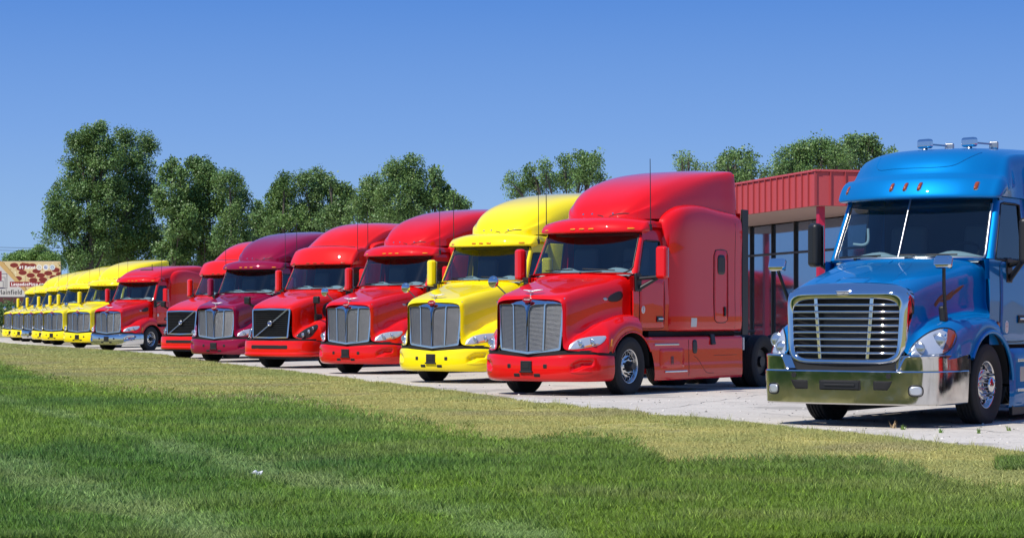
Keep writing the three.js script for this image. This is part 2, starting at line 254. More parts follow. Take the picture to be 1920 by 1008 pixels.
// a cab: lower shell, pillars and roof edges round real window openings
function cabShell(p) {
  // p: base [hwBase, yBase, zCentre, zSide], topw [hwTop, yTop, zCentre, zSide], side: [[x, y]...], yb (bottom), belt, head, zr (rear), zp (rear edge of the door window)
  const sx = y => { const s = p.side; if (y <= s[0][1]) return s[0][0]; for (let i = 1; i < s.length; i++) if (y <= s[i][1]) return lerp(s[i - 1][0], s[i][0], (y - s[i - 1][1]) / (s[i][1] - s[i - 1][1])); return s[s.length - 1][0]; };
  const B = p.base, T = p.top, ws = (u, v) => [lerp(B[0], T[0], v) * u, lerp(B[1], T[1], v), lerp(B[2] + (B[3] - B[2]) * Math.pow(Math.abs(u), 2.2), T[2] + (T[3] - T[2]) * Math.pow(Math.abs(u), 2.2), v)];
  const grid = (fn, nu, nv) => { const R = []; for (let v = 0; v <= nv; v++) { const r = []; for (let u = 0; u <= nu; u++) r.push(fn(u / nu, v / nv)); R.push(r); } return gridGeo(R); };
  const zwf = y => lerp(B[3] - .1, T[3] - .06, clamp((y - p.belt) / (p.head - p.belt), 0, 1));    // front edge of the door window
  const shell = [];
  for (const s of [1, -1]) {
    shell.push(grid((u, v) => { const y = lerp(p.yb, p.belt, v); return [s * sx(y), y, lerp(B[3] + .1, p.zr, u)]; }, 16, 14));
    shell.push(grid((u, v) => { const y = lerp(p.belt, p.head, v); return [s * sx(y), y, lerp(p.zp, p.zr, u)]; }, 4, 8));
    shell.push(grid((u, v) => { const y = lerp(p.head, p.yt, v); return [s * sx(y), y, lerp(T[3] - .02, p.zr, u)]; }, 10, 6));
    // A pillar: from the edge of the windscreen round to the front edge of the door window
    shell.push(grid((u, v) => { const a = ws(s, v), y = lerp(p.belt, p.head, v), b = [s * sx(y), y, zwf(y)], k = u * u * (3 - 2 * u); const m = [lerp(a[0], b[0], u), lerp(a[1], b[1], u), lerp(a[2], b[2], u)]; const bl = Math.sin(Math.PI * u) * .03; return [m[0] + s * bl, m[1], m[2] + bl]; }, 8, 10));
    shell.push(grid((u, v) => { const a = [s * lerp(B[0], B[0] + .02, u), B[1] - .01 + 0 * v, B[3] + .02], y = lerp(p.belt - .25, p.belt, v); return [s * sx(y) - s * (1 - u) * .06, y, lerp(B[3] + .1, B[3] - .1, u)]; }, 3, 4));
  }
  shell.push(grid((u, v) => { const q = ws(lerp(-1, 1, u), 0); return [q[0] * (1 + .05 * v), q[1] - .03 * v, q[2] + .05 * (1 - v) - .0]; }, 24, 1));
  shell.push(grid((u, v) => { const y = lerp(p.yb, p.yt, v); return [lerp(-1, 1, u) * sx(y), y, p.zr]; }, 2, 10));
  shell.push(grid((u, v) => [lerp(-1, 1, u) * sx(p.yb), p.yb, lerp(B[3], p.zr, v)], 2, 2));
  const glass = grid((u, v) => ws(lerp(-.985, .985, u), lerp(.012, 1, v)), 28, 8);
  const gasket = tube([...Array(9)].map((_, i) => ws(-1, 1 - i / 8)).concat([...Array(15)].map((_, i) => ws(-1 + (i + 1) / 8, 0))).concat([...Array(8)].map((_, i) => ws(1, (i + 1) / 8))), .016, 5, false, 2);
  const win = s => grid((u, v) => { const y = lerp(p.belt + .02, p.head - .02, v); return [s * (sx(y) - .012), y, lerp(zwf(y) - .03, p.zp + .03, u)]; }, 8, 8);
  const winFrame = s => { const l = []; for (let k = 0; k <= 6; k++) { const y = lerp(p.belt, p.head, k / 6); l.push([s * sx(y), y, zwf(y)]); } for (let k = 1; k <= 6; k++) l.push([s * sx(p.head), p.head, lerp(zwf(p.head), p.zp, k / 6)]); for (let k = 1; k <= 6; k++) { const y = lerp(p.head, p.belt, k / 6); l.push([s * sx(y), y, p.zp]); } for (let k = 1; k < 6; k++) l.push([s * sx(p.belt), p.belt, lerp(p.zp, zwf(p.belt), k / 6)]); return tube(l, .014, 5, true, 1); };
  return { shell: merge(shell), glass, gasket, win, winFrame, ws, sx, zwf };
}
function door(cab, S, p, paintMat, s, zf, zr, handleZ, extras = []) {
  const f = s < 0 ? mirrorX : g => g;
  const yb = p.yb + .05;
  const panel = f(patch(S, rrect(zr, yb, zf, p.belt - .03, .05), { lift: .007, rings: 5, thick: .02, round: false, smooth: 3 }));
  const hx = cab.sx(1.3) + .018;
  const handle = G('handle', M('handle_plate', f(box(.012, .1, .22, [hx, 1.32, handleZ], undefined, .005)), mat.black), M('handle_grip', f(box(.03, .035, .17, [hx + .015, 1.325, handleZ], undefined, .012)), mat.chrome));
  const gap = f(seam(S, rrect(zr - .012, yb - .012, zf + .012, p.belt - .02, .055), .006, true, .001, 2));
  return G('door', M('door_seal', gap, mat.black), M('door_panel', panel, paintMat), M('window', cab.win(s), mat.sideGlass), M('window_frame', cab.winFrame(s), mat.black), handle, ...extras);
}
const pmDark = () => mat.black;
const badgeScript = printMat(canvasTex(256, 96, (x, w, h) => { x.fillStyle = '#7d0f1c'; x.fillRect(0, 0, w, h); x.fillStyle = '#e8e4e0'; x.font = 'italic bold 58px serif'; x.textAlign = 'center'; x.textBaseline = 'middle'; x.fillText('Peterbilt', w / 2, h / 2, w * .94); }), .3);
const badgeWide = printMat(canvasTex(512, 112, (x, w, h) => { x.fillStyle = '#15161a'; x.fillRect(0, 0, w, h); x.strokeStyle = '#cfd3da'; x.lineWidth = 8; x.strokeRect(6, 6, w - 12, h - 12); x.fillStyle = '#dfe3ea'; x.font = 'bold 64px sans-serif'; x.textAlign = 'center'; x.textBaseline = 'middle'; x.fillText('FREIGHTLINER', w / 2, h / 2 + 2, w * .88); }), .25);
const stickerMat = printMat(canvasTex(128, 128, (x, w, h) => { x.fillStyle = '#e9e7e2'; x.fillRect(0, 0, w, h); x.strokeStyle = '#a33'; x.lineWidth = 8; x.beginPath(); x.arc(64, 64, 46, 0, 7); x.stroke(); x.fillStyle = '#a22c2c'; x.fillRect(56, 30, 16, 66); x.fillRect(44, 52, 40, 12); }), .5);
const numberMat = printMat(canvasTex(64, 96, (x, w, h) => { x.fillStyle = '#7e1a1c'; x.fillRect(0, 0, w, h); x.fillStyle = '#111'; x.font = 'italic bold 80px sans-serif'; x.textAlign = 'center'; x.textBaseline = 'middle'; x.fillText('2', w / 2, h / 2, w); }), .4);

// ------------------------------------------------------------------ hood with fenders, built from stations front to back
function hoodLoft(rows, arch, front, rear) {
  // rows: [z, [[x, y] x 11]]; the plan bows back towards the sides by front(z) and rear(z)
  const R = rows.map(([z, p]) => p.map(([x, y]) => [x, y, z]));
  const NU = 5, cols = 10 * 2 * NU + 1, mid = (cols - 1) / 2;
  const g = loft(R, NU, 7, (p, c, r, row) => {
    const k = Math.abs(c - mid) / NU;                                  // control column
    if (k >= 8) { const z = p[2], a = arch(z); if (a !== null) { const i8 = mid + (c > mid ? 1 : -1) * 8 * NU, iE = mid + (c > mid ? 1 : -1) * 10 * NU, y8 = row[i8][1], yE = row[iE].y0 ?? (row[iE].y0 = row[iE][1]); p[1] = y8 + (p[1] - y8) * ((Math.min(a, y8 - .02) - y8) / Math.min(-.02, yE - y8)); } }
  });
  const P = g.attributes.position;
  for (let i = 0; i < P.count; i++) { const x = Math.abs(P.getX(i)), z = P.getZ(i), y = P.getY(i); P.setZ(i, z - front(x, z, y) - rear(x, z, y)); }
  g.computeVertexNormals(); return g;
}
function archLip(arch, xo, z0, z1, zshift, r = .016) { const o = []; for (let k = 0; k <= 24; k++) { const t = k / 24, z = lerp(z0, z1, t), a = arch(z); if (a !== null) o.push([xo, a, z - zshift(z)]); } return tube(o, r, 6, false, 1); }
function wheelWell(zc, r, x0, x1, s) { return tf(new THREE.CylinderGeometry(r, r, x1 - x0, 28, 1, true, 0, Math.PI), [s * (x0 + x1) / 2, .5, zc], [0, 0, Math.PI / 2]); }
const ellArch = (zc, a, b, y0, base) => z => { const q = 1 - ((z - zc) / a) ** 2; return q > 0 ? Math.max(y0 + b * Math.sqrt(q), z > zc ? base : y0 - .2) : (z > zc ? null : y0 - .2); };

// ------------------------------------------------------------------ long-nose truck with a mesh grille split by a V bar
function buildMeshGrilleTruck(pm) {
  const t = G('semi_truck');
  const arch = ellArch(-1.39, .70, .61, .49, .74);
  const front = (x, z) => { const c = sstep(-.75, 0, z); return c * 1.05 * Math.pow(Math.max(0, x - .64), 1.35); };
  const rear = (x, z) => sstep(-1.15, -1.75, z) * (x < 1.02 ? -.22 + .16 * x * x * 1.0 : -.06 * sstep(1.02, 1.2, x) * 0 - .05) * (x < 1.02 ? 1 : 1);
  const hg = hoodLoft([
    [.01, [[0, 1.66], [0.3, 1.655], [0.52, 1.64], [0.635, 1.6], [0.66, 1.48], [0.666, 0.98], [0.695, 0.82], [0.86, 0.785], [1, 0.775], [1.09, 0.765], [1.12, 0.755]]],
    [-.03, [[0, 1.715], [0.3, 1.71], [0.56, 1.69], [0.68, 1.63], [0.7, 1.5], [0.706, 1.06], [0.735, 0.93], [0.88, 0.9], [1.05, 0.86], [1.13, 0.8], [1.15, 0.755]]],
    [-.12, [[0, 1.75], [0.3, 1.745], [0.63, 1.728], [0.7, 1.655], [0.725, 1.53], [0.731, 1.07], [0.76, 1], [0.9, 1.032], [1.07, 0.96], [1.16, 0.87], [1.18, 0.75]]],
    [-.40, [[0, 1.83], [0.32, 1.825], [0.661, 1.798], [0.735, 1.72], [0.76, 1.58], [0.766, 1.17], [0.795, 1.1], [0.94, 1.162], [1.09, 1.08], [1.18, 0.97], [1.2, 0.75]]],
    [-.80, [[0, 1.925], [0.34, 1.92], [0.711, 1.888], [0.79, 1.8], [0.815, 1.66], [0.821, 1.3], [0.85, 1.23], [0.99, 1.302], [1.11, 1.23], [1.19, 1.11], [1.2, 0.8]]],
    [-1.20, [[0, 2.01], [0.36, 2], [0.765, 1.968], [0.85, 1.87], [0.875, 1.74], [0.881, 1.38], [0.91, 1.31], [1.04, 1.392], [1.14, 1.32], [1.195, 1.2], [1.2, 0.9]]],
    [-1.55, [[0, 2.085], [0.38, 2.075], [0.819, 2.038], [0.91, 1.94], [0.94, 1.8], [0.946, 1.4], [0.975, 1.33], [1.07, 1.392], [1.15, 1.31], [1.195, 1.17], [1.2, 0.9]]],
    [-1.75, [[0, 2.125], [0.4, 2.115], [0.855, 2.068], [0.95, 1.98], [0.98, 1.83], [0.986, 1.39], [1.015, 1.32], [1.09, 1.362], [1.155, 1.27], [1.195, 1.12], [1.2, 0.8]]],
  ], arch, front, (x, z) => sstep(-1.2, -1.75, z) * (-.24 + .2 * Math.min(1.1, x * x)));
  const SF = new Surf(hg, 'z'), SX = new Surf(hg, 'x'), SY = new Surf(hg, 'y');
  const hood = G('hood', M('hood_shell', hg, pm), M('fender_trim', [1, -1].map(s => archLip(arch, s * 1.2, -.76, -2.02, () => 0)), pm));
  hood.add(M('hood_vent', patch(SX, [[-1.10, 1.66], [-1.22, 1.74], [-1.46, 1.80], [-1.50, 1.72], [-1.42, 1.64], [-1.2, 1.62]], { lift: .006, rings: 4 }), mat.black));
  hood.add(M('hood_vent', mirrorX(patch(SX, [[-1.10, 1.66], [-1.22, 1.74], [-1.46, 1.80], [-1.50, 1.72], [-1.42, 1.64], [-1.2, 1.62]], { lift: .006, rings: 4 })), mat.black));
  hood.add(M('hood_latch', patch(SX, [[-1.0, 1.665], [-1.04, 1.69], [-1.12, 1.67], [-1.1, 1.64], [-1.03, 1.64]], { lift: .012, rings: 3 }), mat.satin));
  hood.add(M('hood_seam', [seam(SY, [[-.62, -.3], [-.45, -1.0], [-.32, -1.36], [0, -1.4], [.32, -1.36], [.45, -1.0], [.62, -.3]].map(p => p), .0035, false, -.001)], pm));
  const lampO = [[.755, .81], [.77, .885], [.83, .965], [.95, 1.015], [1.07, 1.035], [1.155, 1.03], [1.15, .96], [1.11, .885], [1.0, .845], [.86, .815]];
  const lamp = headlamp(SF, lampO, { bulbs: [[-.08, -.02, .055], [.06, .0, .055]], extra: [[[[.93, .84], [.98, .875], [1.08, .90], [1.11, .9], [1.04, .862]], mat.amber]] });
  t.add(hood, lamp); { const l = lamp.clone(); l.traverse(m => { if (m.isMesh) m.geometry = mirrorX(m.geometry); }); t.add(l); }
  for (const s of [1, -1]) { const g = patch(SX, [[-.66, .86], [-.70, .98], [-.745, .98], [-.72, .86]].map(([z, y]) => [z, y]), { lift: .008, rings: 2, round: false }); t.add(M('side_marker', s > 0 ? g : mirrorX(g), mat.amber)); }
  t.add(M('wheel_well', [1, -1].map(s => wheelWell(-1.39, .66, .55, 1.16, s)), mat.dark));
  // radiator grille
  const zg = (x, y) => .062 - .11 * Math.pow(Math.abs(x) / .66, 1.1) - (y - .75) * .014;
  const gr = G('grille');
  const half = [[0, 1.725], [.3, 1.715], [.6, 1.69], [.665, 1.67], [.672, 1.6], [.645, 1.2], [.605, .795], [.3, .755], [0, .725]];
  const band = s => plate([[0, 1.73], [s * .3, 1.72], [s * .6, 1.695], [s * .668, 1.675], [s * .675, 1.56], [s * .625, 1.56], [s * .6, 1.575], [s * .36, 1.575], [s * .335, 1.55], [s * .315, 1.57], [s * .12, 1.56], [s * .06, 1.53], [s * .03, 1.45], [s * .018, 1.2], [s * .012, .78], [0, .77]], .035, (x, y) => zg(x, y) + .02 - .12 * sstep(1.66, 1.73, y));
  const low = s => plate([[0, .725], [s * .3, .757], [s * .585, .792], [s * .612, .82], [s * .65, 1.2], [s * .675, 1.57], [s * .632, 1.57], [s * .608, 1.2], [s * .575, .835], [s * .3, .80], [0, .77]], .035, (x, y) => zg(x, y) + .015);
  const bars = s => plate([[s * .333, 1.56], [s * .307, 1.56], [s * .283, .79], [s * .309, .79]], .03, (x, y) => zg(x, y) + .018);
  gr.add(M('grille_frame', [band(1), band(-1), low(1), low(-1)], mat.chrome), M('grille_bar', bars(1), mat.chrome), M('grille_bar', bars(-1), mat.chrome));
  const edge = y => lerp(.585, .645, (y - .8) / .78);
  const panel = (a, b) => { // woven wire panel between two fractions of the half width
    const l = [], pt = (f, y) => { const x = edge(y) * f; return [x, y, zg(x, y) - .012]; }, yb = f => lerp(.765, .815, Math.abs(f));
    const n = Math.round(Math.abs(b - a) / .034), m = 36;
    for (let i = 0; i <= n; i++) { const f = lerp(a, b, i / n); l.push(rod(pt(f, yb(f)), pt(f, 1.58), .0052, 4)); }
    for (let j = 0; j <= m; j++) { const k = j / m; const f0 = pt(a, lerp(yb(a), 1.57, k)), f1 = pt(b, lerp(yb(b), 1.57, k)); l.push(rod(f0, f1, .0052, 4)); }
    return tag(M('grille_mesh', l, mat.mesh), null, null, null, 'stuff');
  };
  for (const [a, b] of [[-.97, -.52], [-.48, -.05], [.05, .48], [.52, .97]]) gr.add(panel(a, b));
  gr.add(M('radiator', [tf(new THREE.BoxGeometry(1.2, .86, .02), [0, 1.18, -.1])], std([.035, .036, .04], .7)));
  gr.add(M('badge', tf(new THREE.SphereGeometry(.1, 28, 12), [0, 1.652, zg(0, 1.65) + .022], [-.2, 0, 0], [1, .56, .16]), mat.badgeRed), M('badge_script', tf(new THREE.PlaneGeometry(.13, .045), [0, 1.652, zg(0, 1.65) + .0405], [-.12, 0, 0]), badgeScript));
  t.add(gr);
  t.add(M('hood_ornament', [ball(.022, [0, 1.78, -.06], [1, 1.1, 2.6]), ball(.02, [0, 1.79, -.01], [1, .8, 1.6]), tf(new THREE.SphereGeometry(.11, 16, 8), [.075, 1.803, -.085], [0, .25, .12], [1.25, .13, .34]), tf(new THREE.SphereGeometry(.11, 16, 8), [-.075, 1.803, -.085], [0, -.25, -.12], [1.25, .13, .34]), box(.02, .09, .07, [0, 1.75, -.06], undefined, .006)], std([.86, .86, .86], .35, .5)));
  // bumper
  const plan = [[0, .085], [.3, .075], [.6, .03], [.82, -.06], [1.0, -.2], [1.12, -.38], [1.185, -.58], [1.2, -.74], [1.2, -.79]];
  const topY = x => .672 + .05 * Math.min(1, Math.abs(x) / .75);
  const bg = sweepPlan(plan, x => [[-.12, topY(x) - .005], [-.03, topY(x)], [0, topY(x) - .03], [.012, .58], [.014, .5], [.012, .42], [0, .36], [-.03, .295], [-.08, .268], [-.16, .265]], 9, 4);
  { const P = bg.attributes.position; for (let i = 0; i < P.count; i++) { const x = Math.abs(P.getX(i)), y = P.getY(i), lo = lerp(.47, .55, sstep(.84, 1.06, x)), hi = lerp(.56, .62, sstep(.8, .95, x)); const m = sstep(.79, .85, x) * (1 - sstep(1.06, 1.1, x)) * sstep(lo - .03, lo, y) * (1 - sstep(hi - .015, hi + .01, y)); P.setZ(i, P.getZ(i) - .05 * m); P.setX(i, P.getX(i) * (1 - .03 * m)); } bg.computeVertexNormals(); }
  const SB = new Surf(bg, 'z');
  const bum = G('bumper', M('bumper_shell', bg, pm));
  const both = (o, m, n, opt) => { for (const s of [1, -1]) { const g = patch(SB, o, opt); bum.add(M(n, s > 0 ? g : mirrorX(g), m)); } };
  bum.add(M('plate_holder', [box(.22, .19, .03, [0, .52, .108], undefined, .01), box(.26, .03, .05, [0, .43, .11], undefined, .008)], mat.black), M('plate_recess', box(.13, .09, .012, [0, .535, .122], undefined, .004), mat.dark));
  both(rrect(.33, .49, .40, .56, .012), mat.dark, 'tow_hole', { lift: .003, rings: 2, thick: .01 });
  both(rrect(.145, .345, .265, .40, .01), mat.dark, 'air_slot', { lift: .003, rings: 2, thick: .01 });
  both([[.80, .42], [.86, .44], [1.06, .45], [1.08, .43], [.95, .405]], pm, 'bumper_crease', { lift: .008, rings: 3, thick: .01 });
  t.add(bum, M('bumper_gap', sweepPlan(plan.map(([x, z]) => [x, z - .05]), x => [[0, topY(x) - .04], [0, topY(x) + .07]], 4, 2), mat.dark));
  // cab
  const P = { base: [1.0, 2.125, -1.5, -1.70], top: [.945, 2.83, -1.90, -2.06], side: [[1.085, 1.1], [1.10, 1.6], [1.085, 2.08], [1.0, 2.72], [.98, 2.86], [.9, 3.02]], yb: 1.12, belt: 2.06, head: 2.70, yt: 3.0, zr: -3.02, zp: -2.66 };
  const cab = cabShell(P), SC = new Surf(cab.shell, 'x');
  t.add(M('cab', cab.shell, pm), M('windshield', cab.glass, mat.glass), M('windshield_seal', cab.gasket, mat.black));
  const stickerFor = s => M('door_sticker', s > 0 ? patch(SC, rrect(-1.99, 1.42, -1.87, 1.55, .06), { lift: .009, rings: 2, thick: .001 }) : mirrorX(patch(SC, rrect(-1.99, 1.42, -1.87, 1.55, .06), { lift: .009, rings: 2, thick: .001 })), stickerMat);
  for (const s of [1, -1]) t.add(door(cab, SC, P, pm, s, -1.82, -2.67, -2.5, [stickerFor(s)]));
  for (const o of interior({ y: 2.1, zf: -1.56, zr: -3.0, hw: .95 })) t.add(o);
  t.add(wiper([.1, 2.13, -1.47], [.5, 2.15, -1.53], [[.1, 2.2, -1.54], [.72, 2.17, -1.6]]), wiper([-.8, 2.13, -1.6], [-.35, 2.16, -1.52], [[-.72, 2.18, -1.61], [-.1, 2.19, -1.52]]));
  t.add(M('firewall', box(2.17, .96, .06, [0, 1.59, -1.77], undefined, .02), pm));
  // visor over the windscreen, running into the cab roof
  const vr = (y, zc, hw, bow, drop, edge) => [0, .3, .6, .8, .93, 1].map(u => [hw * u, y - drop * Math.pow(u, 3), zc - bow * Math.pow(u, 2.4)]).concat([edge]);
  const vis = loft([
    vr(2.835, -1.93, .96, .12, 0, [1.0, 2.82, -2.15]),
    vr(2.835, -1.70, 1.04, .30, -.02, [1.09, 2.86, -2.16]),
    vr(2.85, -1.665, 1.06, .33, -.03, [1.11, 2.89, -2.17]),
    vr(2.96, -1.69, 1.07, .36, .01, [1.11, 2.92, -2.2]),
    vr(3.06, -1.79, 1.06, .36, .04, [1.09, 2.93, -2.26]),
    vr(3.12, -1.98, 1.03, .32, .07, [1.05, 2.94, -2.4]),
    vr(3.14, -2.25, 1.0, .24, .09, [1.03, 2.94, -2.55]),
    vr(3.14, -2.6, .97, .1, .10, [1.0, 2.94, -2.7]),
    vr(3.15, -3.04, .97, 0, .10, [1.0, 2.94, -3.04]),
  ], 4, 4);
  const SV = new Surf(vis, 'z');
  t.add(M('visor', vis, pm));
  for (const x of [-.88, -.19, 0, .19, .88]) t.add(M('marker_light', patch(SV, rrect(x - .052, 2.892, x + .052, 2.918, .01, 2), { lift: .012, rings: 2, thick: .01 }), mat.amber));
  for (const s of [1, -1]) t.add(mirror(s, { body: pm }));
  t.add(antenna(1.1, 2.93, -2.18, 1.2), antenna(-1.08, 2.93, -2.18, 1.05));
  // sleeper
  const sl = (z, hw, yt, yc) => [[0, yt + .02], [hw * .5, yt + .015], [hw * .8, yt - .01], [hw - .06, yt - .06], [hw, yt - .2], [hw, 2.4], [hw, 1.7], [hw, 1.2], [hw - .03, 1.115], [hw - .3, 1.11]].map(([x, y]) => [x, y, z]);
  const slp = loft([sl(-2.76, .98, 2.98), sl(-2.80, 1.07, 3.12), sl(-2.95, 1.15, 3.24), sl(-3.15, 1.2, 3.33), sl(-3.4, 1.22, 3.385), sl(-3.9, 1.225, 3.415), sl(-4.6, 1.225, 3.36), sl(-5.3, 1.225, 3.31), sl(-5.38, 1.21, 3.29), sl(-5.39, 1.0, 3.2)], 4, 4);
  const SS = new Surf(slp, 'x');
  t.add(M('sleeper', slp, pm), M('sleeper_back', tf(new THREE.BoxGeometry(2.36, 2.2, .03), [0, 2.2, -5.375]), pm));
  for (const s of [1, -1]) {
    const f = s > 0 ? g => g : mirrorX;
    const d = G('bunk_door', M('door_panel', f(patch(SS, rrect(-4.78, 1.27, -4.28, 2.58, .1), { lift: .006, rings: 4 })), pm), M('door_seal', f(seam(SS, rrect(-4.79, 1.26, -4.27, 2.59, .1), .008, true, .004, 2)), pmDark(pm)), M('window', f(patch(SS, rrect(-4.68, 2.14, -4.40, 2.5, .08), { lift: .012, rings: 3 })), mat.black), M('handle', f(box(.035, .17, .06, [1.245, 1.46, -4.66], undefined, .012)), mat.black));
    t.add(d, M('side_sticker', f(patch(SS, rrect(-3.62, 1.18, -3.42, 1.34, .004, 1), { lift: .003, rings: 1, thick: .001, round: false })), mat.pale));
    t.add(M('body_seam', f(seam(SS, [[-5.08, 1.15], [-5.08, 2], [-5.08, 2.9], [-5.08, 3.24]], .005)), pmDark(pm)));
    t.add(M('side_extender', f(box(.04, 2.35, .24, [1.2, 2.2, -5.52], undefined, .01)), mat.black));
    // lower side fairing with steps
    const sk = loft([[0, .26], [.04, .24], [.06, .3], [.06, .6], [.055, .9], [.04, 1.0], [-.1, 1.01]].map(([o, y]) => { const z0 = y < .49 ? -2.14 : -1.39 - .72 * Math.sqrt(Math.max(.05, 1 - ((y - .49) / .63) ** 2)); return [[1.15 + o, y, Math.max(z0, -2.14)], [1.15 + o, y, -2.9], [1.15 + o, y, -3.6], [1.15 + o, y, -4.5], [1.15 + o, y, -5.41]]; }), 5, 4, null, false);
    const SK = new Surf(sk, 'x');
    t.add(G('side_skirt', M('skirt_panel', f(sk), pm), M('skirt_end', f(box(.3, .74, .03, [1.02, .63, -5.4], undefined, .008)), pm), M('step', f(box(.05, .035, .86, [1.205, .87, -2.56], undefined, .012)), mat.chrome), M('step', f(box(.05, .035, .80, [1.21, .39, -2.88], undefined, .012)), mat.chrome),
      M('skirt_seam', [f(seam(SK, [[-3.36, .3], [-3.36, .6], [-3.36, .95]], .006)), f(seam(SK, [[-3.55, .66], [-3.7, .6], [-4.0, .36], [-4.3, .34]], .005)), f(seam(SK, [[-4.3, .66], [-4.8, .66], [-5.2, .66]], .004))], pmDark(pm)), M('access_panel', f(patch(SK, rrect(-3.18, .46, -2.32, .80, .04), { lift: .005, rings: 3 })), pm), M('fuel_cap', f(patch(SK, rrect(-3.66, .70, -3.5, .95, .06), { lift: .008, rings: 3 })), mat.black), M('tank_bracket', f(box(.06, .2, .16, [1.2, .95, -4.25], [0, 0, .2], .02)), mat.black),
      M('step_number', f(patch(SK, rrect(-2.80, .52, -2.70, .66, .004, 1), { lift: .009, rings: 1, thick: .001, round: false })), numberMat)));
    t.add(M('mud_bracket', f(box(.05, .24, .05, [1.19, .86, -5.47], undefined, .01)), mat.pale));
  }
  t.add(M('underbody', [box(2.1, .1, 3.2, [0, 1.06, -3.8], undefined, .01), box(1.9, .55, 3.0, [0, .72, -3.7], undefined, .05)], mat.dark));
  for (const o of chassis(-.2, -8.6, { steer: -1.39, rear: [-6.35, -7.65] })) t.add(o);
  for (const s of [1, -1]) { t.add(steerWheel(s * 1.03, -1.39, 'black'), driveWheel(s * 1.08, -6.35), driveWheel(s * 1.08, -7.65)); }
  t.add(M('mudflap', [1, -1].map(s => box(.6, .7, .02, [s * .95, .55, -8.35], undefined, .004)), mat.mud));
  return t;
}
// tall aerodynamic roof behind the visor
function highRoof(pm) {
  const row = (z, hw, yb, yt, sh) => [[0, yt], [hw * .35, yt - .005], [hw * .62, yt - .03], [hw * .82, yt - .1 * sh], [hw * .93, yt - .22 * sh], [hw * .98, lerp(yb, yt, .45)], [hw, yb]].map(([x, y]) => [x, Math.max(y, yb - .04), z]);
  const g = loft([row(-2.17, .18, 3.08, 3.115, .1), row(-2.22, .45, 3.08, 3.20, .3), row(-2.36, .70, 3.09, 3.38, .8), row(-2.62, .87, 3.10, 3.57, 1), row(-3.0, .97, 3.13, 3.75, 1), row(-3.5, 1.03, 3.25, 3.90, .95), row(-4.1, 1.08, 3.3, 4.02, .8), row(-4.8, 1.12, 3.28, 4.095, .5), row(-5.29, 1.15, 3.26, 4.11, .3), row(-5.31, 1.13, 3.26, 4.09, .3)], 5, 5);
  const S = new Surf(g, 'z');
  return G('roof_fairing', M('fairing_shell', g, pm), M('fairing_back', tf(new THREE.BoxGeometry(2.2, .75, .02), [0, 3.65, -5.28]), pm), M('fairing_seam', seam(new Surf(g, 'y'), [[0, -2.2], [.2, -2.19], [.42, -2.24], [.6, -2.32]], .011), pmDark(pm)), M('fairing_bolt', [-.32, -.12, .3].map(x => ball(.022, [x, 3.19, (S.q(x, 3.19) ?? -2.3)])), mat.chrome));
}
// low roof of the same make
function midRoof(pm) {
  const row = (z, hw, yb, yt) => [[0, yt], [hw * .5, yt - .006], [hw * .78, yt - .03], [hw * .93, yt - .09], [hw, lerp(yb, yt, .4)], [hw + .02, yb]].map(([x, y]) => [x, y, z]);
  const g = loft([row(-1.95, .9, 3.0, 3.06), row(-2.1, .97, 2.98, 3.16), row(-2.4, 1.0, 3.0, 3.30), row(-2.9, 1.05, 3.05, 3.43), row(-3.5, 1.1, 3.2, 3.53), row(-4.3, 1.14, 3.22, 3.58), row(-5.3, 1.16, 3.2, 3.58), row(-5.33, 1.1, 3.2, 3.5)], 5, 4);
  const S = new Surf(g, 'y');
  return G('cab_roof', M('roof_shell', g, pm), M('roof_vent', patch(S, rrect(-.3, -2.72, .3, -2.6, .03), { lift: .02, rings: 2 }), pmDark(pm)), M('horn_post', rod([.1, 3.4, -2.9], [.1, 3.62, -2.9], .015), mat.black));
}

